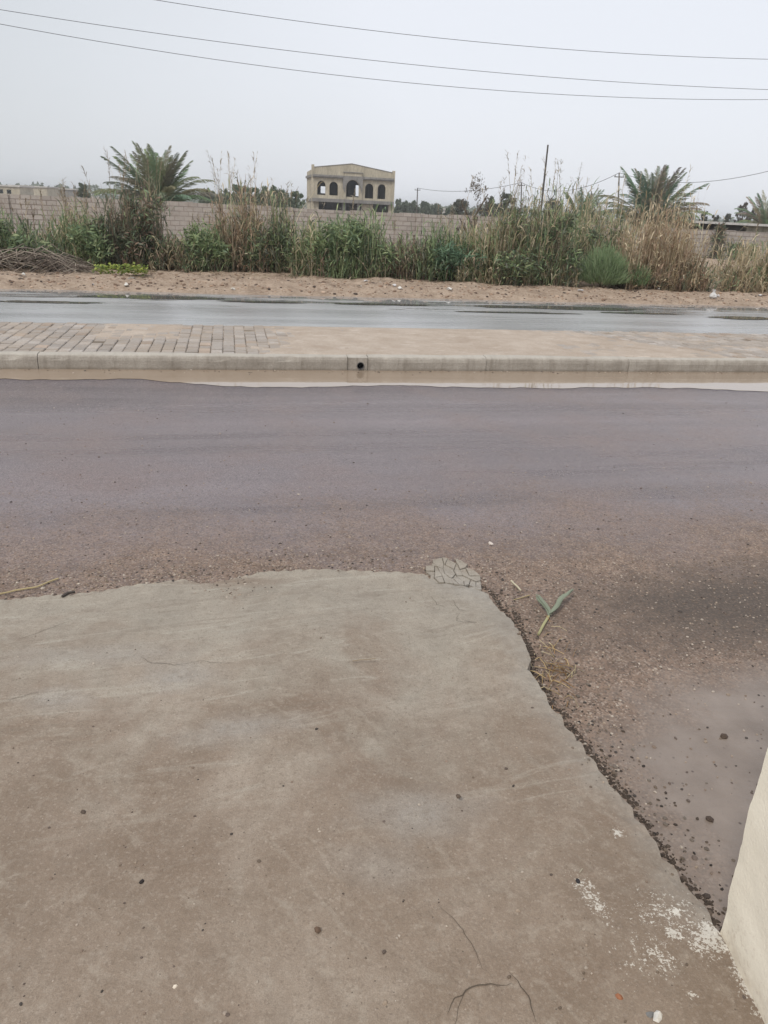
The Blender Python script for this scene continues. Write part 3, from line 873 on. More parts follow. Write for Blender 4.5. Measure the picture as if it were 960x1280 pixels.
for k in range(2600):                                   # stony ground right of the apron
    u_, v_ = r5.uniform(600, 1000), 700 + 300 * r5.random() ** 1.2
    q = g(u_, v_, 0)
    if inside(q.x, q.y, outline) or (u_ > 780 and v_ > 840 and r5.random() < .8): continue
    crumb(q, 0, min(.010 if u_ > 760 and v_ > 800 else .013, abs(r5.gauss(.0028, .002)) + .0015), rc())
for k in range(1300):                                    # carriageway
    q = g(r5.uniform(-60, 1020), 730 - 230 * r5.random() ** 1.8, 0)
    if inside(q.x, q.y, outline): continue
    crumb(q, 0, min(.012, abs(r5.gauss(.003, .002)) + .002), rc())
for k in range(420):                                    # apron
    q = g(r5.uniform(-40, 940), r5.uniform(720, 1290), .09)
    if not inside(q.x, q.y, outline): continue
    crumb(q, slab_z(q.x, q.y), min(.007, abs(r5.gauss(.0018, .0016)) + .001), rc())
for k in range(70):                                    # swept heap of grit on the apron's lip
    q = g(r5.gauss(285, 22), r5.gauss(733, 7), .03)
    if inside(q.x, q.y, outline): crumb(q, slab_z(q.x, q.y), abs(r5.gauss(.0025, .002)) + .0015, rc())
for k in range(260):                                    # gutter grit against the kerb
    a = r5.uniform(-6, 7); crumb(R(a, -abs(r5.gauss(0, .10)) - .01), .004, r5.uniform(.004, .013), rc())
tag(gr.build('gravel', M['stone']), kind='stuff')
vg = MB()
for k in range(3600):
    a = r5.uniform(-13, 16); t = FAR + abs(r5.gauss(.0, 1.5)) + .1
    p = R(a, t); r_ = min(.07, abs(r5.gauss(.014, .016)) + .006)
    c = rc(); c = (c[0] * 1.1, c[1] * .95, c[2] * .85)
    vg.rock((p.x, p.y, verge_z(a, t) - r_ * .2), r_, c, .55, r5)
tag(vg.build('verge_gravel', M['stone']), kind='stuff')

# rocks and litter on the verge
def vrock(u, v, r, col, label, name='rock', cat='rock', group=None, flat=.6):
    p = g(u, v, .12); a, t = ST(p)
    b = MB(); b.rock((p.x, p.y, verge_z(a, t) - .02), r, col, flat)
    return tag(b.build(name, M['stone'], origin=(p.x, p.y, verge_z(a, t))), label, cat, group)
vrock(437, 347, .15, (.52, .46, .40), 'pale lump of rubble at the foot of the reeds below the building')
vrock(338, 341, .09, (.45, .38, .32), 'small pale rubble lump under the tall brown reeds')
vrock(512, 374, .10, (.52, .45, .38), 'flat pale stone at the edge of the far road', flat=.25)
vrock(165, 350, .10, (.25, .24, .22), 'dark grey stone under the yellow green weed')
vrock(213, 361, .06, (.62, .58, .52), 'whitish stone on the left of the verge near the wet road')
vrock(862, 363, .11, (.55, .47, .42), 'pale pink rubble lump right of the straw coloured reeds')
vrock(25, 335, .10, (.50, .42, .33), 'tan rubble lump beside the heap of dry branches')
for k in range(30):
    u = r5.uniform(5, 955); v = 350 + .026 * u + r5.uniform(-6, 14)
    p = g(u, v, .1); a, t = ST(p)
    if t < FAR + .2: continue
    z = verge_z(a, t)
    b = MB(); sz = r5.uniform(.03, .09); an = r5.uniform(0, 6.28)
    n = 7; ps = [Vector((p.x + math.cos(an + 6.28 * i / n) * sz * r5.uniform(.5, 1.2), p.y + math.sin(an + 6.28 * i / n) * sz * r5.uniform(.4, 1), z + r5.uniform(.01, .05))) for i in range(n)]
    ctr = Vector((p.x, p.y, z + r5.uniform(.03, .08)))
    c = r5.choice([(.7, .68, .64), (.6, .56, .5), (.62, .6, .6)])
    for i in range(n): b.face([ps[i], ps[(i + 1) % n], ctr], c)
    b.mesh([q - Vector((0, 0, .012)) for q in ps], [tuple(range(n))], c)
    tag(b.build('litter_scrap', M['stone'], origin=(p.x, p.y, z)), 'small pale scrap of litter lying on the earth verge', 'litter', 'pale scraps of litter on the verge')
# standing crumpled bag
p = g(891, 372, .12); a, t = ST(p); z = verge_z(a, t)
b = MB(); prof = [(0, .07), (.04, .10), (.09, .08), (.13, .035), (.16, .025), (.20, .05)]
vs = []; n = 11
for h_, r_ in prof:
    for k in range(n):
        an = 6.28 * k / n; rr = r_ * r5.uniform(.75, 1.25); vs.append((p.x + math.cos(an) * rr, p.y + math.sin(an) * rr * .7, z + h_ + r5.uniform(-.01, .01)))
b.mesh(vs, [(i * n + k, i * n + (k + 1) % n, (i + 1) * n + (k + 1) % n, (i + 1) * n + k) for i in range(len(prof) - 1) for k in range(n)] + [tuple(range(n))], (.62, .61, .60))
tag(b.build('plastic_bag', M['stone'], origin=(p.x, p.y, z)), 'white knotted plastic bag standing on the verge at the right', 'plastic bag')

# ------------------------------------------------------------------ reeds and bushes
GREEN = [(.23, .30, .15), (.27, .34, .17), (.19, .26, .14), (.32, .37, .20), (.18, .25, .15)]
DEEP = [(.14, .175, .11), (.16, .185, .125), (.17, .175, .135), (.12, .15, .10)]
STRAW = [(.58, .50, .36), (.52, .44, .30), (.46, .38, .25), (.60, .52, .37), (.40, .32, .20)]
BROWN = [(.30, .205, .155), (.22, .165, .125), (.33, .255, .19), (.18, .135, .10)]
RUST = [(.42, .30, .21), (.36, .25, .175), (.48, .36, .26)]
def pick(r, pals):
    tot = sum(w_ for _, w_ in pals); x = r.uniform(0, tot)
    for pl, w_ in pals:
        x -= w_
        if x <= 0: break
    c = r.choice(pl); v = r.uniform(.75, 1.25); return tuple(q * v for q in c)
def quadstrip(mb, path, ws, side, col):
    for i in range(len(path) - 1):
        a, b_ = path[i], path[i + 1]
        mb.face([a - side * ws[i], a + side * ws[i], b_ + side * ws[i + 1], b_ - side * ws[i + 1]], col)
def reed_stem(mb, r, base, h, colS, colL, nl, ll, lean=.12, plume=False, wst=.007, lw=.012, bare=.0):
    a = r.uniform(0, 6.283); le = abs(r.gauss(0, lean)) * h * (3 if r.random() < .12 else 1)
    dr = Vector((math.cos(a), math.sin(a), 0))
    def P(k): return base + Vector((0, 0, h * k)) + dr * (le * k * k)
    fa = r.uniform(0, 3.14); side = Vector((math.cos(fa), math.sin(fa), 0))
    ks = [0, .35, .7, 1]
    quadstrip(mb, [P(k) for k in ks], [wst, wst * .9, wst * .7, wst * .35], side, colS)
    for i in range(nl):
        k = bare + (1 - bare) * (i + r.random()) / nl
        p0 = P(k); a2 = r.uniform(0, 6.283); L = ll * r.uniform(.6, 1.3) * (1 - .35 * k)
        out = Vector((math.cos(a2), math.sin(a2), 0)); up = r.uniform(.5, 1.3)
        dro = r.uniform(.1, .9)
        p1 = p0 + out * L * .28 + Vector((0, 0, L * .5 * up)); p2 = p0 + out * L * .65 + Vector((0, 0, L * (.95 * up - dro * .6)))
        sd2 = Vector((-out.y, out.x, 0)) * .8 + Vector((0, 0, r.uniform(-.6, .6)))
        v = r.uniform(.8, 1.2); c = tuple(q * v for q in colL)
        quadstrip(mb, [p0, p1, p2], [lw * .6, lw, lw * .12], sd2, c)
    if plume:
        tp = P(1); c = (.34, .29, .22)
        for i in range(16):
            q = P(1 - .16 * r.random()); a3 = a + r.gauss(0, .6)
            o3 = Vector((math.cos(a3), math.sin(a3), 0)) * r.uniform(.03, .14) + Vector((0, 0, r.uniform(-.02, .12)))
            quadstrip(mb, [q, q + o3 * .6, q + o3 + Vector((0, 0, -.02))], [.004, .007, .001], Vector((0, 0, 1)).cross(o3).normalized() if o3.length else dr, c)
rs = random.Random(99)
def clump(u0, u1, vb, vt, n, stem, leaf, label, nl=5, ll=.42, deep=1.3, low=.25, plume=.0, lean=.12, name='reed_clump', cat='reeds', bare=.1, group='reed clumps along the earth verge', wst=.009, lw=.016, extra=None, tall=0):
    p0, p1 = g(u0, vb + .026 * 0, .1), g(u1, vb, .1)
    c = (p0 + p1) / 2; s0, t0 = ST(c); hw = (ST(p1)[0] - ST(p0)[0]) / 2 * 1.15; n = int(n * .72)
    org = R(s0, t0 + deep / 2, verge_z(s0, t0 + deep / 2))
    top = gY((u0 + u1) / 2, vt, c.y + deep / 2).z
    mb = MB()
    for k in range(n):
        x = rs.gauss(0, .5); x = max(-1.15, min(1.15, x)) if rs.random() < .5 else rs.uniform(-1, 1)
        y = rs.uniform(0, 1)
        a, t = s0 + x * hw, t0 + y * deep + .12 * fbm(s0 + x * hw, 1, 1, 2)
        hh_ = (top - .1) * 1.16 * (low + (1 - low) * rs.random() ** .8) * (1 - .15 * x * x) * (.70 + .55 * (fbm(a * 2.6, 3, 0, 3) + .4))
        b_ = R(a, t, verge_z(a, t) - .02)
        reed_stem(mb, rs, b_, max(.25, hh_), pick(rs, stem), pick(rs, leaf), nl, ll, lean, rs.random() < plume, wst, lw, bare)
    for k in range(int(n * .9)):                       # short basal growth
        a, t = s0 + rs.uniform(-1.05, 1.05) * hw, t0 - .15 + rs.uniform(0, 1) * deep * .8
        reed_stem(mb, rs, R(a, t, verge_z(a, t) - .02), rs.uniform(.2, .65), pick(rs, stem + [(BROWN, .6)]), pick(rs, leaf + [(BROWN, .5), (DEEP, .5)]), 4, .3, .3, False, .006, lw, 0)
    for k in range(int(tall * 2.2)):
        a, t = s0 + rs.uniform(-.9, .9) * hw, t0 + rs.random() * deep
        hh_ = (top - .1) * rs.uniform(1.15, 1.5)
        reed_stem(mb, rs, R(a, t, verge_z(a, t)), hh_, pick(rs, [(STRAW, 1), (BROWN, 1)]), pick(rs, [(STRAW, 1), (BROWN, 2)]), 5, .22, .10, True, .006, .007, .5)
    if extra: extra(mb, s0, t0, hw)
    o = mb.build(name, M['leaf'], origin=org)
    return tag(o, label, cat, group)

def leafy(cols, n, h, L=.16, w_=.02):
    def f(mb, s0, t0, hw):
        cs = [(rs.uniform(-1, 1) * hw, rs.uniform(-.25, .5), h * rs.uniform(.25, .9), rs.uniform(.15, .4)) for _ in range(9)]
        for k in range(n):
            ca_, ct, cz, cr_ = rs.choice(cs)
            d = Vector((rs.gauss(0, 1), rs.gauss(0, 1), rs.gauss(0, 1))).normalized() * cr_ * rs.random() ** .5
            a, t = s0 + ca_ + d.x, t0 + ct + d.y; z = verge_z(a, t) + max(.03, cz + d.z)
            q = R(a, t, z); o_ = Vector((rs.gauss(0, 1), rs.gauss(0, 1), rs.gauss(.5, .7))).normalized()
            sd2 = o_.cross(Vector((rs.gauss(0, 1), rs.gauss(0, 1), 1))).normalized(); l_ = L * rs.uniform(.5, 1.3)
            quadstrip(mb, [q, q + o_ * l_ * .5, q + o_ * l_ + Vector((0, 0, -.02))], [w_ * .4, w_, w_ * .1], sd2, pick(rs, cols))
    return f
clump(-70, 62, 338, 275, 520, [(GREEN, 2), (STRAW, 1)], [(GREEN, 3), (DEEP, 1)], 'leafy green reed mass at the far left, behind the dry branch heap', tall=5, extra=leafy([(GREEN, 2), (DEEP, 1)], 1400, 1.3))
clump(55, 118, 337, 262, 300, [(STRAW, 2), (GREEN, 1)], [(STRAW, 1), (GREEN, 2)], 'thin tan and green reeds with tall seed heads left of the dark thicket', tall=10, plume=.06)
clump(92, 132, 338, 280, 200, [(GREEN, 1), (STRAW, 1)], [(GREEN, 3)], 'low green reeds between the tan stems and the dark thicket', extra=leafy([(GREEN, 2)], 900, 1.0))
clump(128, 200, 339, 240, 620, [(BROWN, 2), (STRAW, 1)], [(DEEP, 3), (GREEN, .7), (BROWN, 1)], 'dense dark thicket of reeds in front of the left palm', tall=6, ll=.45, extra=leafy([(DEEP, 2), (BROWN, 1), (GREEN, .5)], 1200, 1.7))
clump(195, 262, 342, 300, 330, [(BROWN, 2), (STRAW, 2)], [(BROWN, 1), (DEEP, 1), (GREEN, 1), (STRAW, 1)], 'short brown and grey reeds letting the wall show, right of the dark thicket')
clump(235, 282, 343, 290, 240, [(GREEN, 2), (STRAW, 1)], [(GREEN, 3), (STRAW, .5)], 'low bright green reeds before the tall rust brown ones', tall=3, plume=.03, extra=leafy([(GREEN, 2)], 900, 1.0))
clump(272, 325, 343, 242, 430, [(RUST, 2), (STRAW, 1), (BROWN, 1)], [(RUST, 1.5), (STRAW, 1), (DEEP, 1), (GREEN, 1)], 'tall rust brown reeds left of the building', tall=6, plume=.06)
clump(318, 372, 344, 262, 360, [(GREEN, 1), (STRAW, 1), (BROWN, 1)], [(GREEN, 2), (STRAW, 1), (DEEP, 1)], 'mixed green and straw reeds just left of the building', tall=7, extra=leafy([(GREEN, 1), (DEEP, 1)], 900, 1.2))
clump(370, 420, 348, 285, 300, [(STRAW, 2), (GREEN, 1.5)], [(GREEN, 1.5), (STRAW, 1)], 'yellow green grass like reeds under the building\'s left corner', low=.4)
clump(405, 478, 350, 275, 480, [(GREEN, 3), (STRAW, .6)], [(GREEN, 4), (DEEP, .6)], 'bright green reed bush directly below the building', low=.45, tall=2, extra=leafy([(GREEN, 2)], 1400, 1.2))
clump(470, 535, 352, 300, 420, [(BROWN, 2), (STRAW, 1)], [(BROWN, 1.5), (DEEP, 1), (GREEN, 1)], 'low brown reeds right of the bright green bush', tall=2)
clump(528, 588, 354, 290, 420, [(GREEN, 2), (BROWN, 1)], [(GREEN, 3), (DEEP, 1)], 'low bluish green reeds between the brown reeds and the tall mass', tall=4, plume=.03, extra=leafy([([(.15, .24, .15), (.18, .27, .17), (.12, .20, .13)], 1)], 1200, .9))
clump(580, 640, 357, 268, 470, [(STRAW, 2), (GREEN, 1)], [(GREEN, 1.5), (STRAW, 2)], 'straw yellow and green reeds on the left side of the tallest mass', tall=4, plume=.03)
clump(630, 706, 360, 250, 820, [(GREEN, 1), (STRAW, 1.5), (BROWN, 1)], [(GREEN, 1.5), (DEEP, 1), (STRAW, 1.2)], 'tallest dense reed mass around the leaning pole', tall=6, plume=.04, extra=leafy([(GREEN, 1.5), (DEEP, 1)], 1300, 1.7))
clump(700, 762, 354, 252, 560, [(STRAW, 1.5), (GREEN, 1)], [(GREEN, 1), (DEEP, 1), (STRAW, 1.5)], 'dense green and straw reeds behind the round feathery shrub', tall=3, plume=.04, deep=2.0, extra=leafy([(GREEN, 1), (DEEP, 1)], 800, 1.6))
clump(752, 812, 356, 258, 380, [(STRAW, 2), (BROWN, 1)], [(STRAW, 1.5), (GREEN, 1)], 'straw reeds between the feathery shrub and the right palm', deep=2.2, tall=2)
clump(800, 868, 366, 262, 950, [(STRAW, 3), (RUST, 2)], [(STRAW, 2.5), (RUST, 1)], 'thick straw pink dry reeds in front of the right palm', nl=5, ll=.3, tall=5)
clump(862, 885, 366, 325, 120, [(DEEP, 1), (GREEN, 1)], [(GREEN, 1), (DEEP, 2)], 'small dark green weeds at the foot of the straw pink reeds', low=.3)
clump(930, 1010, 369, 300, 420, [(STRAW, 2), (RUST, 1)], [(STRAW, 2), (GREEN, .6)], 'yellow dry reeds at the right edge of the photo', low=.35, tall=2)

# feathery shrub
def shrub(u, vb, ru, hpx, n, cols, label, name='feathery_shrub', cat='shrub', L=.26, w_=.006, depth=1.0):
    c = g(u, vb, .1); s0, t0 = ST(c)
    px = ru / (F / math.cos(PITCH) / (c.y)) / 1.0
    top = gY(u, vb - hpx, c.y + depth * .3).z - .1
    org = R(s0, t0 + depth * .5, verge_z(s0, t0)); mb = MB()
    for k in range(n):
        a = rs.uniform(0, 6.283); e = math.asin(rs.uniform(0, 1)); rr = rs.uniform(.2, 1) ** .6 * (1 if rs.random() < .85 else rs.uniform(1, 1.3))
        lob = 1 + .25 * fbm(math.cos(a) * 1.7, math.sin(a) * 1.7, e * 2, 2)
        d = Vector((math.cos(a) * math.cos(e), math.sin(a) * math.cos(e), math.sin(e)))
        p = org + Vector((d.x * px, d.y * depth * .7, .15 + d.z * (top - .15))) * rr * lob
        if p.z < .05: p.z = .05 + rs.random() * .2
        up = (d + Vector((0, 0, 1.2)) + Vector((rs.gauss(0, .3), rs.gauss(0, .3), 0))).normalized()
        sd2 = up.cross(Vector((rs.gauss(0, 1), rs.gauss(0, 1), rs.gauss(0, .3)))).normalized()
        l_ = L * rs.uniform(.5, 1.1); v = rs.uniform(.75, 1.2); cc = tuple(q * v for q in rs.choice(cols))
        quadstrip(mb, [p, p + up * l_ * .5, p + up * l_ + Vector((0, 0, -.03))], [w_ * .7, w_, w_ * .1], sd2, cc)
    crown = mb
    o = empty(name, org, label, cat)
    crown.build('foliage', M['leaf'], o, origin=org)
    st = MB()
    for k in range(9):
        a = rs.uniform(0, 6.283); st.tube([org + Vector((0, 0, -.05)), org + Vector((math.cos(a) * .2, math.sin(a) * .2, .5)), org + Vector((math.cos(a) * px * .6, math.sin(a) * .4, top * .7))], [.018, .012, .004], 4, (.12, .09, .06))
    st.build('stem', M['bark'], o, origin=org)
    return o
shrub(762, 364, 34, 46, 5200, [(.25, .34, .18), (.22, .30, .16), (.29, .36, .21)], 'round feathery bright green shrub in front of the reeds, right of the middle')
shrub(803, 366, 16, 28, 1500, [(.21, .29, .15), (.18, .26, .13)], 'small feathery green shrub merging with the straw pink reeds', L=.24)
# yellow green broad leaved weed
def weed(u, v, hw, h, n, label, cols):
    c = g(u, v, .1); a0, t0 = ST(c); z0 = verge_z(a0, t0); mb = MB()
    for k in range(n):
        a = a0 + rs.uniform(-1, 1) * hw; t = t0 + rs.uniform(-.25, .25); z = verge_z(a, t)
        p = R(a, t, z + rs.uniform(.02, h)); an = rs.uniform(0, 6.28); o_ = Vector((math.cos(an), math.sin(an), rs.uniform(.1, .8))).normalized()
        sd2 = o_.cross(Vector((0, 0, 1))).normalized(); L = rs.uniform(.05, .11)
        quadstrip(mb, [p, p + o_ * L * .5, p + o_ * L], [.004, .032, .003], sd2, pick(rs, [(cols, 1)]))
    tag(mb.build('weed', M['leaf'], origin=R(a0, t0, z0)), label, 'weed')
weed(152, 347, .55, .22, 420, 'yellow green broad leaved weed on the verge below the dark thicket', [(.28, .34, .08), (.36, .40, .10), (.20, .28, .07)])
weed(72, 333, .3, .16, 120, 'small yellow weed on the slope of the branch heap', [(.45, .42, .12), (.3, .34, .1)])

# heap of cut dry branches
c = g(45, 343, .1); a0, t0 = ST(c); hp = MB()
for k in range(200):
    x = rs.uniform(-1, 1); a = a0 + x * 1.0; t = t0 + rs.uniform(-.1, .9)
    zt = .12 + .42 * max(0, 1 - abs(x + .15) ** 1.6) * rs.uniform(.1, 1)
    an = rs.gauss(.0, .6); L = rs.uniform(.35, 1.3); d = EV * math.cos(an) + NV * math.sin(an)
    mid = R(a, t, verge_z(a, t) + zt)
    v = rs.uniform(.6, 1.2)
    colr = tuple(q * v for q in rs.choice([(.30, .25, .21), (.22, .18, .15), (.38, .33, .27), (.14, .11, .09)]))
    e0, e1 = mid - d * L / 2, mid + d * L / 2
    e0.z = max(.06, e0.z - rs.uniform(.05, .3)); e1.z = max(.06, e1.z - rs.uniform(.05, .3))
    mid = mid + NV * rs.gauss(0, .06) + Vector((0, 0, rs.gauss(0, .05)))
    hp.tube([e0, mid, e1], [.010, .009, .004], 4, colr)
tag(hp.build('branch_heap', M['dry'], origin=R(a0, t0, .1)), 'heap of grey dry cut branches at the left edge of the verge', 'branches')
for pl, lb in (([(560, 350), (578, 345), (590, 352), (604, 354)], 'bleached crooked branch lying at the foot of the low bluish reeds'), ([(612, 352), (622, 340), (632, 322), (636, 318)], 'bare bleached branch leaning up into the tall reed mass')):
    P = [g(u, v, .15) for u, v in pl[:1]]
    base = P[0]; P = [gY(u, v, base.y) for u, v in pl]
    hp = MB(); hp.tube(P, [.025, .02, .016, .01], 6, (.30, .25, .21)); tag(hp.build('branch', M['dry'], origin=(base.x, base.y, .1)), lb, 'branch')

# ------------------------------------------------------------------ long block wall and its roofed end
TWL = 29.0
wr = R(0, TWL, 0)
def wall_run(s0, s1, z1, label, cap=None):
    o = empty('block_wall', R((s0 + s1) / 2, TWL, -.2), label, 'wall', rz=RA)
    b = MB(); hl = (s1 - s0) / 2
    n = max(2, int((s1 - s0) / 1.2)); r6 = random.Random(int(s0 * 7))
    xs = frange(-hl, hl, n); tops = [z1 + .2 + r6.choice([0, 0, 0, -.03, .03]) for _ in xs]
    for i in range(n):
        b.box((xs[i], 0, 0), (xs[i + 1], .2, tops[i]))
    b.build('masonry', M['wall'], o)
    k = -hl + 1.5
    while k < hl:
        b = MB(); b.box((k, -.06, 0), (k + .26, -.003, z1 + .2)); b.build('pier', M['wall'], o)
        k += 6.2
    return o
wall_run(-75, 13.6, 1.62, 'long low wall of pinkish grey concrete blocks behind the reeds')
wall_run(13.62, 60, 1.48, 'block wall section with the pale flat roof behind it, right of the palm')
# roofed shed behind right end
sx0 = ST(gY(852, 280, 44))[0]
sh = empty('shed', R(sx0 + 10, TWL + 3, -.2), 'low shed with a pale flat roof slab behind the right end of the wall', 'shed', rz=RA)
b = MB(); b.box((-10, -2.2, 1.98), (12, 3.5, 2.10)); b.build('roof', M['roofc'], sh)
b = MB(); b.box((-9.6, 3.0, 0), (11.6, 3.2, 1.975)); b.build('wall', M['brick'], sh); b = MB(); b.box((-6.6, -1.8, 0), (11.6, -1.6, 1.975)); b.build('wall', M['brick'], sh)
for x in (-9.6, -7.9):
    b = MB(); b.box((x, -1.9, 0), (x + .15, -1.75, 1.975)); b.build('post', M['metal'], sh)
b = MB(); b.box((-9.3, -1.72, 1.3), (-6.7, -1.68, 1.975)); b.build('shade_panel', M['shade'], sh)  # dark sheet standing in for the shade under the roof slab
# dark vine/crack weed climbing the wall
def wallplant(u, hpx, n, label, spread, cols):
    d0 = ray(u, 322); 
    # meet the wall plane
    k = ((TWL) - (Vector((0, 0, 0)) - O0).dot(NV)) / d0.dot(NV)
    p = d0 * k; s0 = ST(p)[0]; mb = MB()
    h = hpx / 28.
    for k in range(n):
        f = rs.random(); a = s0 + rs.gauss(0, spread) * (1 - .5 * f); t = TWL - .12 - abs(rs.gauss(0, .25)) * (1 - f); 
        q = R(a, t, verge_z(a, t) + f * h); an = rs.uniform(0, 6.28)
        o_ = Vector((math.cos(an), math.sin(an) * .4 - .3, rs.uniform(-.2, 1.0))).normalized(); L = rs.uniform(.12, .35)
        sd2 = o_.cross(Vector((0, 1, .2))).normalized()
        quadstrip(mb, [q, q + o_ * L * .5, q + o_ * L], [.008, .024, .003], sd2, pick(rs, cols))
    tag(mb.build('wall_plant', M['leaf'], origin=R(s0, TWL - .3, 0)), label, 'plant')
wallplant(891, 46, 420, 'dark climbing weed rising up the wall at its dark seam', .22, [(DEEP, 2), (BROWN, 1)])
wallplant(915, 22, 240, 'green leafy plant at the wall foot right of the climbing weed', .5, [(GREEN, 2), (DEEP, 1)])
wallplant(936, 22, 160, 'pointed green plant at the wall foot near the right edge', .22, [(GREEN, 2)])
# ground cover in the field
gc = MB()
for k in range(2600):
    a, t = rs.uniform(7.5, 19), rs.uniform(12.5, 22.5)
    if fbm(a * .8, t * .8, 2, 2) < -.1: continue
    q = R(a, t, verge_z(a, t)); an = rs.uniform(0, 6.28); o_ = Vector((math.cos(an) * .7, math.sin(an) * .7, 1)).normalized(); L = rs.uniform(.08, .3)
    quadstrip(gc, [q, q + o_ * L * .6, q + o_ * L], [.012, .014, .003], Vector((-math.sin(an), math.cos(an), 0)), pick(rs, [(STRAW, 1), (DEEP, 1.5), (BROWN, 2), (GREEN, .5)]))
for k in range(5200):
    a, t = rs.uniform(-15, 20), rs.uniform(10.9, 14.5)
    q = R(a, t, verge_z(a, t)); an = rs.uniform(0, 6.28); o_ = Vector((math.cos(an) * .7, math.sin(an) * .7, 1)).normalized(); L = rs.uniform(.08, .4)
    if t < 12 and rs.random() < .6 : continue
    quadstrip(gc, [q, q + o_ * L * .6, q + o_ * L], [.010, .012, .003], Vector((-math.sin(an), math.cos(an), 0)), pick(rs, [(STRAW, 1), (DEEP, 1), (BROWN, 2), (GREEN, 1)]))
for k in range(3600):
    a, t = rs.uniform(-14, 18), 11.4 - abs(rs.gauss(0, 1.0))
    if t < FAR + .3: continue
    q = R(a, t, verge_z(a, t) + .01); an = rs.uniform(0, 6.28); o_ = Vector((math.cos(an), math.sin(an), rs.uniform(-.05, .25))).normalized(); L = rs.uniform(.05, .35)
    quadstrip(gc, [q, q + o_ * L * .6, q + o_ * L], [.008, .009, .003], Vector((-math.sin(an), math.cos(an), 0)), pick(rs, [(STRAW, 1.2), (BROWN, 2.5)]))
tag(gc.build('undergrowth', M['leaf']), kind='stuff')

# ------------------------------------------------------------------ palms
def palm(u, v_top, dist, trunk_h, L, n, cols, label, seed=1, tilt=1.25):
    r = random.Random(seed)
    p = gY(u, hv(u), dist); base = Vector((p.x, p.y, -.3)); 
    o = empty('palm_tree', base, label, 'palm tree')
    b = MB(); pts_ = []
    N = 12
    b.tube([base + Vector((0, 0, trunk_h * k / N)) for k in range(N + 1)], [.30 * (1.15 - .25 * k / N) * (1 + .06 * (k % 2)) for k in range(N + 1)], 12, (.16, .12, .085))
    for k in range(90):
        a = k * 2.4; z = trunk_h * (k / 90.) ; rr = .31
        q = base + Vector((math.cos(a) * rr, math.sin(a) * rr, z)); d = Vector((math.cos(a), math.sin(a), 1.2)).normalized()
        b.tube([q - d * .05, q + d * .18], [.07, .035], 4, (.20, .15, .10))
    b.build('trunk', M['bark'], o, origin=base)
    cb = MB(); top = base + Vector((0, 0, trunk_h))
    for i in range(n):
        k = i / n
        a = i * 2.39996; el = tilt * (1 - k) + .0 + r.uniform(-.12, .12) - .15 * k   # inner fronds upright
        el = math.radians(88) - k * math.radians(88) + r.uniform(-.1, .1)
        ln = L * r.uniform(.85, 1.1) * (.85 + .3 * math.sin(math.pi * min(1, k + .2)))
        out = Vector((math.cos(a), math.sin(a), 0)); steps = 26
        pos = top + out * .12 + Vector((0, 0, -.3 * k)); ang = el; path = [pos.copy()]
        for s_ in range(steps):
            ang -= (.022 + .040 * (s_ / steps)) * (1.1 if k > .3 else .55)
            pos = pos + (out * math.cos(ang) + Vector((0, 0, math.sin(ang)))) * (ln / steps); path.append(pos.copy())
        col = tuple(q * r.uniform(.8, 1.2) for q in r.choice(cols)) if k < .96 else (.30, .24, .16)
        cb.tube(path[::5] + [path[-1]], [.028 * (1 - .85 * j / 6) for j in range(len(path[::5]) + 1)], 3, tuple(q * 1.3 for q in col))
        sdv = Vector((-out.y, out.x, 0))
        for s_ in range(3, steps + 1):
            for q_ in range(3):
                pp = path[s_].lerp(path[s_ - 1], q_ / 3)
                tdir = (path[s_] - path[s_ - 1]).normalized(); nrm = sdv.cross(tdir)
                ll_ = .52 * L / 2.6 * math.sin(math.pi * (.12 + .8 * s_ / steps)) * r.uniform(.85, 1.15)
                for sg in (-1, 1):
                    d = (sdv * sg * .6 + tdir * .9 + nrm * r.uniform(0, .6)).normalized()
                    e = pp + d * ll_ + Vector((0, 0, -.04))
                    wv_ = .017 * L / 2.6
                    v = r.uniform(.8, 1.2)
                    cb.face([pp - tdir * wv_, pp + tdir * wv_, pp.lerp(e, .6) + tdir * wv_ * 1.1, e, pp.lerp(e, .6) - tdir * wv_ * 1.1], tuple(x * v for x in col))
    cb.build('crown', M['leaf'], o, origin=base)
    return o
PG = [(.26, .30, .20), (.30, .34, .23), (.22, .26, .17)]
palm(198, 180, 42, 1.5, 3.0, 84, [(.20, .235, .15), (.24, .27, .18), (.17, .20, .135)], 'large date palm behind the wall at the left, before the open sky', 4)
palm(812, 202, 45, 1.8, 2.95, 92, [(.24, .27, .20), (.20, .235, .175)], 'large date palm behind the straw pink reeds at the right', 8)
palm(728, 235, 52, 1.5, 2.3, 50, PG, 'smaller date palm half hidden behind the dense reeds, left of the larger right palm', 5)
palm(958, 237, 62, 1.8, 2.7, 56, PG, 'date palm cut off by the right edge, beyond the shed roof', 6)

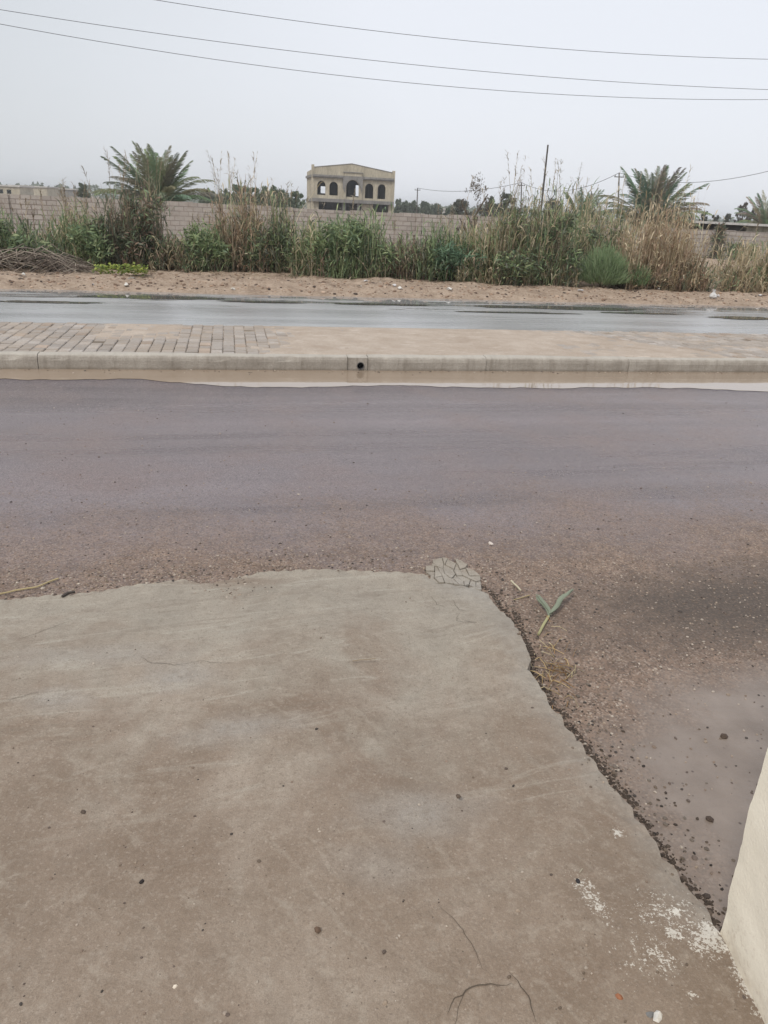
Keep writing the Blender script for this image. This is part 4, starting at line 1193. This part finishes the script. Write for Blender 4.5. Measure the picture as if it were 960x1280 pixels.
# ------------------------------------------------------------------ trees
TG = [(.15, .18, .125), (.17, .20, .14), (.13, .155, .115)]  # greens lightened to put some distance haze into the leaf colour
TB = [(.17, .15, .125), (.15, .135, .115), (.20, .175, .15)]
def tree(u, v_top, dist, width_px, label, cols=TG, n=900, seed=1, name='tree', group='distant trees beyond the wall', conical=False, leaf=None):
    r = random.Random(seed * 31 + 5)
    p = gY(u, hv(u), dist); base = Vector((p.x, p.y, -.35))
    h = gY(u, v_top, dist).z + .35; rad = width_px / 2 * dist / (F / math.cos(PITCH)) * 1.0
    o = empty(name, base, label, 'tree', group)
    b = MB(); th = h * .55
    b.tube([base, base + Vector((r.uniform(-.1, .1), 0, th * .5)), base + Vector((r.uniform(-.2, .2), 0, th))], [h * .035, h * .026, h * .015], 7, (.12, .10, .08))
    for k in range(5):
        a = r.uniform(0, 6.28); z = th * r.uniform(.4, .95)
        b.tube([base + Vector((0, 0, z)), base + Vector((math.cos(a) * rad * .6, math.sin(a) * rad * .6, z + h * .25))], [h * .014, h * .005], 5, (.12, .10, .08))
    b.build('trunk', M['bark'], o, origin=base)
    cb = MB(); nc = 46
    cl = []
    for k in range(nc):
        a = r.uniform(0, 6.28); zf_ = r.uniform(.12, .93)
        wz = (1.15 - zf_) if conical else math.sin(math.pi * min(1, .25 + zf_ * .72)) ** .6
        rr = rad * wz * r.uniform(.15, .95)
        cl.append((Vector((math.cos(a) * rr, math.sin(a) * rr, h * zf_)), rad * r.uniform(.10, .26)))
    lf = leaf or dist * .0021; n = n if leaf else n * 3
    for k in range(n):
        c_, cr_ = r.choice(cl)
        d = Vector((r.gauss(0, 1), r.gauss(0, 1), r.gauss(0, 1.3))).normalized() * cr_ * r.random() ** .45
        q = base + c_ + d
        if q.z > base.z + h * 1.02: continue
        a1 = Vector((r.gauss(0, .6), r.gauss(0, .6), 1)).normalized(); a2 = a1.orthogonal().normalized()
        s_ = lf * r.uniform(.5, 1.2); v = r.uniform(.7, 1.3); cc = tuple(x * v for x in r.choice(cols))
        cb.face([q - a1 * s_, q - a2 * s_ * .4, q + a1 * s_, q + a2 * s_ * .4], cc)
    cb.build('crown', M['leaf'], o, origin=base)
    return o
tree(105, 226, 90, 17, 'small dark round tree standing alone behind the wall, left of the left palm', TG, 700, 1, group=None)
tree(850, 262, 60, 46, 'dark leafy bush tree between the right palm and the shed roof', [(.05, .08, .04), (.06, .09, .045)], 2400, 2, group=None, leaf=.10)
tree(592, 210, 30, 56, 'sparse greyish tree with thin twigs left of the leaning pole', TB, 900, 3, group=None, leaf=.05)
tree(562, 258, 150, 24, 'dark green bushy tree right of the thin pole', TG, 600, 4)
tree(925, 250, 120, 18, 'greyish brown bare looking tree left of the cut off palm', TB, 500, 5, conical=False)
tree(938, 258, 130, 16, 'second greyish tree close to the cut off palm', TB, 500, 6)
tree(262, 236, 130, 30, 'dark tree just right of the left palm', TG, 700, 7)
for k, (u, vt_, w_, lb) in enumerate((
        (281, 236, 30, 'tree behind the rust brown reeds'), (299, 230, 32, 'pointed green tree right of the rust brown reeds'), (318, 232, 34, 'green tree at the middle of the left row'),
        (337, 232, 34, 'green tree with a rounded top in the left row'), (354, 236, 30, 'dark green tree in the left row, nearer the building'), (370, 239, 24, 'slim dark tree closest to the building on its left'))):
    tree(u, vt_, 105, w_, lb, [(.18, .225, .15), (.15, .195, .13)], 900, 20 + k)
for k, (u, vt_, w_, lb) in enumerate((
        (498, 249, 14, 'slim tree touching the right side of the building'), (508, 251, 16, 'slim tree second from the building on its right'), (518, 250, 15, 'slim dark tree beside the thin pole'),
        (531, 252, 18, 'grey green tree right of the thin pole'), (545, 255, 20, 'low grey green tree further right of the thin pole'))):
    tree(u, vt_, 190, w_, lb, TG, 500, 40 + k)
for k, (u, vt_, w_, lb) in enumerate(((612, 244, 34, 'round grey tree right of the sparse one'), (634, 241, 34, 'dark tree behind the tall reed mass'), (575, 250, 34, 'grey tree behind the sparse one'), (690, 248, 30, 'green tree behind the leaning pole'),
                                   (893, 268, 14, 'low dark tree above the shed roof'), (908, 266, 12, 'low dark tree above the middle of the shed roof'), (878, 262, 12, 'low tree between the leafy bush tree and the shed roof'))):
    tree(u, vt_, 120, w_, lb, [(.14, .145, .115), (.12, .13, .10)], 700, 60 + k)
# hazy far treeline as one mass
tl = MB()
for k in range(16000):
    u = rs.uniform(-250, 1250); d = rs.uniform(380, 600)
    env = 3.2 + 3.6 * (fbm(u * .03, 1, 1, 3) + .4) + 1.5 * fbm(u * .2, 4, 2, 2)
    p = gY(u, hv(u), d); q = Vector((p.x, p.y, -.3 + max(.3, env) * rs.random() ** .7))
    a1 = Vector((rs.gauss(0, 1), rs.gauss(0, .4), rs.gauss(0, 1))).normalized(); a2 = a1.orthogonal().normalized(); s_ = rs.uniform(.5, 1.3)
    tl.face([q - a1 * s_, q - a2 * s_ * .6, q + a1 * s_, q + a2 * s_ * .6], pick(rs, [(TG, 1)]))
tag(tl.build('far_wood', M['leaf']), kind='stuff')

# ------------------------------------------------------------------ unfinished two storey building
BD = 140.0
b0 = gY(391, hv(391), BD); borg = Vector((b0.x, b0.y, -.35))
BA = math.radians(12)
bl_ = empty('unfinished_building', borg, 'unfinished pale brick two storey building with arched openings and a low gable', 'building', rz=BA)
def hole_wall(mb, outer, holes, y0, y1, X=lambda x, y, z: Vector((x, y, z))):
    poly = [[Vector((x, z, 0)) for x, z in outer]] + [[Vector((x, z, 0)) for x, z in h] for h in holes]
    flat = [q for pl in poly for q in pl]
    for t in mg.tessellate_polygon(poly):
        for y in (y0, y1): mb.face([X(flat[i].x, y, flat[i].y) for i in t])
    for pl in poly:
        for i in range(len(pl)):
            a, c = pl[i], pl[(i + 1) % len(pl)]
            mb.face([X(a.x, y0, a.y), X(c.x, y0, c.y), X(c.x, y1, c.y), X(a.x, y1, a.y)])
def arch(x0, x1, z0, z1, n=10):
    r_ = (x1 - x0) / 2; cx = (x0 + x1) / 2; zc = z1 - r_
    return [(x0, z0), (x1, z0)] + [(cx + r_ * math.cos(math.pi * k / n), zc + r_ * math.sin(math.pi * k / n)) for k in range(n + 1)]
Z = .35
W = 14.2; DP = 11.
def zx(v): return (v - 192) * .0238
AR = [arch(zx(224), zx(284), 3.4 + Z, 5.65 + Z), arch(zx(313), zx(376), 3.4 + Z, 5.6 + Z), arch(zx(438), zx(532), 3.3 + Z, 6.0 + Z), arch(zx(578), zx(641), 3.2 + Z, 5.6 + Z), arch(zx(673), zx(733), 3.2 + Z, 5.6 + Z)]
b = MB(); hole_wall(b, [(0, 2.85 + Z), (W, 2.85 + Z), (W, 7.5 + Z), (zx(475), 8.55 + Z), (0, 7.7 + Z)], AR, 0, .3)
b.build('upper_facade', M['brick'], bl_)
# ground floor front: piers, recessed walls
for x0, x1 in ((0, .35), (zx(205), zx(235)), (zx(760), W)):
    b = MB(); b.box((x0 + .001, .02, 0), (x1, .4, 2.3 + Z)); b.build('front_pier', M['brick'], bl_)
for x0, x1 in ((zx(413), zx(434)), (zx(522), zx(541))):
    b = MB(); b.box((x0, -.25, 0), (x1, .25, 2.28 + Z)); b.build('column', M['grey'], bl_)
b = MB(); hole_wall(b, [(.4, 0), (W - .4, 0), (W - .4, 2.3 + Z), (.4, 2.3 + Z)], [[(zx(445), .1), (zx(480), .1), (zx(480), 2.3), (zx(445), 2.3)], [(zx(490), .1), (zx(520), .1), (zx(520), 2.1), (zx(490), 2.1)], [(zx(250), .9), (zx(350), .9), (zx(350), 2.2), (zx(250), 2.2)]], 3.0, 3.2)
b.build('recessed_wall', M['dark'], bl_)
b = MB(); b.box((zx(556), .35, 0), (zx(642), .5, 2.2 + Z)); b.build('partition', M['brick'], bl_)
b = MB(); b.box((-.15, -.55, 2.3 + Z), (W + .15, .5, 2.85 + Z - .002)); b.build('balcony_slab', M['grey'], bl_)
for x0, x1 in ((-.08, zx(408)), (zx(560), W + .05)):
    b = MB(); b.box((x0, -.3, 6.15 + Z), (x1, -.003, 6.32 + Z)); b.box((x0 - .02, -.42, 6.322 + Z), (x1 + .02, -.004, 6.62 + Z)); b.build('cornice', M['grey'], bl_)
# portal round the middle arch
b = MB(); hole_wall(b, [(zx(410), 4.6 + Z), (zx(428), 3.9 + Z)] + [(zx(428), 4.9 + Z)] + [(q[0] - .0, q[1]) for q in reversed(arch(zx(434), zx(536), 4.9 + Z, 6.07 + Z)[2:])] + [(zx(545), 4.9 + Z), (zx(545), 3.9 + Z), (zx(557), 4.6 + Z), (zx(557), 6.62 + Z), (zx(410), 6.62 + Z)], [], -.32, -.01)
b.build('portal_frame', M['grey'], bl_)
for x0, x1 in ((zx(413), zx(434)), (zx(538), zx(555))):
    b = MB(); b.box((x0, -.2, 2.86 + Z), (x1, -.012, 4.55 + Z)); b.build('portal_pilaster', M['brick'], bl_)
b = MB(); b.box((zx(420), -.22, 6.63 + Z), (zx(550), -.01, 7.15 + Z)); b.build('portal_parapet', M['brick'], bl_)
b = MB(); b.box((zx(412), -.34, 7.153 + Z), (zx(557), -.01, 7.28 + Z)); b.build('portal_ledge', M['grey'], bl_)
# corner posts
for x0, zt in ((-.25, 8.15), (W - .2, 7.85)):
    b = MB(); b.box((x0, -.12, 0), (x0 + .45, -.004, zt + Z)); b.box((x0, -.003, 7.4 + Z), (x0 + .45, .4, zt + Z)); b.build('corner_post', M['brick'], bl_)
# coping along the gable
b = MB()
for (xa, za), (xb, zb) in (((.2, 7.72), (zx(475), 8.56)), ((zx(475), 8.56), (W - .2, 7.51))):
    b.mesh([(xa, -.06, za + Z), (xb, -.06, zb + Z), (xb, .36, zb + Z), (xa, .36, za + Z), (xa, -.06, za + .1 + Z), (xb, -.06, zb + .1 + Z), (xb, .36, zb + .1 + Z), (xa, .36, za + .1 + Z)],
           [(0, 1, 5, 4), (1, 2, 6, 5), (2, 3, 7, 6), (3, 0, 4, 7), (4, 5, 6, 7), (0, 3, 2, 1)])
b.build('coping', M['grey'], bl_)
# sides, rear, floors
b = MB()
XS = lambda x, y, z: Vector((y, x, z))
hole_wall(b, [(.3, 0), (DP, 0), (DP, 7.3 + Z), (.3, 7.5 + Z)], [[(4, 3.6 + Z), (4.6, 3.6 + Z), (4.6, 5.2 + Z), (4, 5.2 + Z)], [(3.2, .8), (4.2, .8), (4.2, 2.2), (3.2, 2.2)]], 0, .3, XS)
b.build('side_wall', M['brick'], bl_); b = MB()
hole_wall(b, [(.3, 0), (DP, 0), (DP, 7.3 + Z), (.3, 7.45 + Z)], [], W - .3, W, XS)
b.build('side_wall', M['brick'], bl_)
b = MB()
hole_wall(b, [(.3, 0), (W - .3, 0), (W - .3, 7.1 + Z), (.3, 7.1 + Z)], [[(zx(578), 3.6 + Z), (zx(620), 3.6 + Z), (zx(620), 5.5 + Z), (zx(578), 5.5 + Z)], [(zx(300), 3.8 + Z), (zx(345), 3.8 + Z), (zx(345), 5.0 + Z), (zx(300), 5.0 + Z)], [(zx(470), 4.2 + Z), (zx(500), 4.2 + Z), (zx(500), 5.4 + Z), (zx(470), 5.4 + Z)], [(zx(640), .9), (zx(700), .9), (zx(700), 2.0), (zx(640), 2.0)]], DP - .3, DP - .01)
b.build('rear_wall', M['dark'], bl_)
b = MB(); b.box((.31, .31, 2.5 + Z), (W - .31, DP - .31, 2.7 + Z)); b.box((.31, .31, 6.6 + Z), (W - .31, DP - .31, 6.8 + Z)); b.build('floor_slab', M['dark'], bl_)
b = MB(); b.box((-.18, .0, 2.3 + Z), (-.003, DP, 2.75 + Z)); b.box((-.25, .0, 6.2 + Z), (-.003, DP, 6.6 + Z)); b.build('side_band', M['grey'], bl_)
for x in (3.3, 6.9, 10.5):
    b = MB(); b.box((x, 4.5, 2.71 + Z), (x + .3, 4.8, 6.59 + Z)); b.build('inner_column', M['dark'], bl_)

# ------------------------------------------------------------------ tiny far houses
def house(u, dist, w_, h, label, mat, dp=8):
    p = gY(u, hv(u), dist); o = empty('house', (p.x, p.y, -.35), label, 'house', 'far low houses on the left horizon')
    b = MB(); hole_wall(b, [(-w_ / 2, 0), (w_ / 2, 0), (w_ / 2, h), (-w_ / 2, h)], [[(-w_ * .3 + i * w_ * .3, h * .4), (-w_ * .3 + i * w_ * .3 + 1.2, h * .4), (-w_ * .3 + i * w_ * .3 + 1.2, h * .75), (-w_ * .3 + i * w_ * .3, h * .75)] for i in range(2)], 0, .3)
    b.box((-w_ / 2, .3, 0), (-w_ / 2 + .3, dp, h)); b.box((w_ / 2 - .3, .3, 0), (w_ / 2, dp, h)); b.box((-w_ / 2 + .3, dp - .3, 0), (w_ / 2 - .3, dp, h)); b.build('wall', mat, o)
    b = MB(); b.box((-w_ / 2 - .3, -.3, h + .002), (w_ / 2 + .3, dp + .3, h + .35)); b.build('roof', M['roofc'], o)
    return o
house(36, 240, 11, 3.2, 'pale flat roofed house at the far left horizon', M['brick'])
house(66, 260, 15, 3.0, 'wide low grey roofed house between the pale house and the lone tree', M['grey'])
house(8, 210, 7, 2.9, 'small brown house at the extreme left of the horizon', M['brick'])
house(556, 210, 6, 2.4, 'small white hut seen low between the trees right of the thin pole', M['roofc'])

# ------------------------------------------------------------------ poles and cables
def pole(ut, vt_, ub, vb_, dist, r_, label, arm=True):
    a = gY(ub, vb_, dist); t_ = gY(ut, vt_, dist); d = (t_ - a)
    base = a + d * ((-.35 - a.z) / d.z)
    o = empty('utility_pole', base, label, 'pole')
    b = MB(); b.tube([base, base.lerp(t_, .5), t_], [r_, r_ * .85, r_ * .7], 8); b.build('shaft', M['metal'], o, origin=base)
    if arm:
        b = MB(); q = base.lerp(t_, .94); b.box((-.5, -.05, -.04), (.5, .05, .04), X=Matrix.Translation(q)); ca_ = b.build('crossarm', M['metal'], o, origin=base)
        for x in (-.42, .42):
            b = MB(); b.tube([q + Vector((x, 0, .042)), q + Vector((x, 0, .12)), q + Vector((x, 0, .20))], [.03, .05, .03], 7); b.build('insulator', M['grey'], ca_, origin=base)
    return t_
pole(685, 181, 677, 255, 60, .085, 'tall dark leaning pole rising from the tallest reeds', False)
tA = pole(774, 216, 773, 250, 85, .09, 'thin upright pole just left of the right palm')
tB = pole(652, 228, 651, 262, 110, .10, 'short distant pole left of the leaning pole')
tC = pole(522, 235, 521, 262, 140, .12, 'thin distant pole between the building and the sparse tree')
def cable(pts_, r_, label, name='power_cable', group=None):
    b = MB(); b.tube(pts_, r_, 5); return tag(b.build(name, M['cable'], origin=pts_[0]), label, 'cable', group)
def sag(a, c, d, n=16): return [a.lerp(c, k / n) - Vector((0, 0, d * 4 * (k / n) * (1 - k / n))) for k in range(n + 1)]
tE = gY(1010, 200, 60)
cable(sag(tA, tE, 1.2), .02, 'low drooping cable running right from the pole by the right palm')
cable(sag(tB, tA, 1.4), .025, 'low cable sagging between the short distant pole and the pole by the palm')
cable(sag(tC, tB, .8), .03, 'faint far cable between the two most distant poles')
def onT(u, v, t):
    d = ray(u, v); k = (t - (Vector((0, 0, 0)) - O0).dot(NV)) / d.dot(NV); return Vector((0, 0, H)) + d * k
for (P3, lb) in (([(195, 0), (530, 45.5), (960, 74)], 'highest of the three overhead cables, entering at the top edge'), ([(0, 12), (480, 77), (960, 112)], 'middle one of the three overhead cables'),
                 ([(0, 30), (430, 95), (960, 124.5)], 'lowest of the three overhead cables crossing the sky')):
    q = [onT(u, v, 14.5) for u, v in P3]; s_ = [ST(p)[0] for p in q]; z_ = [p.z for p in q]
    def lag(x):
        r_ = 0
        for i in range(3):
            k = z_[i]
            for j in range(3):
                if j != i: k *= (x - s_[j]) / (s_[i] - s_[j])
            r_ += k
        return r_
    cable([R(x, 14.5, lag(x)) for x in frange(-24, 26, 50)], .0065, lb, group='three overhead cables')

# ------------------------------------------------------------------ light haze over the fields
hz = MB(); hz.box((-1700, -700, -2), (1700, 2500, 14))
ho = hz.build('haze', M['soil'])
hm = bpy.data.materials.new('haze'); hm.use_nodes = True
hn = hm.node_tree; hn.nodes.remove(hn.nodes['Principled BSDF'])
pvn = hn.nodes.new('ShaderNodeVolumePrincipled'); pvn.inputs['Color'].default_value = (.9, .93, .96, 1); pvn.inputs['Density'].default_value = .0007; pvn.inputs['Anisotropy'].default_value = 0.1
hn.links.new(pvn.outputs[0], hn.nodes['Material Output'].inputs['Volume'])
ho.data.materials.clear(); ho.data.materials.append(hm)
tag(ho, kind='stuff')
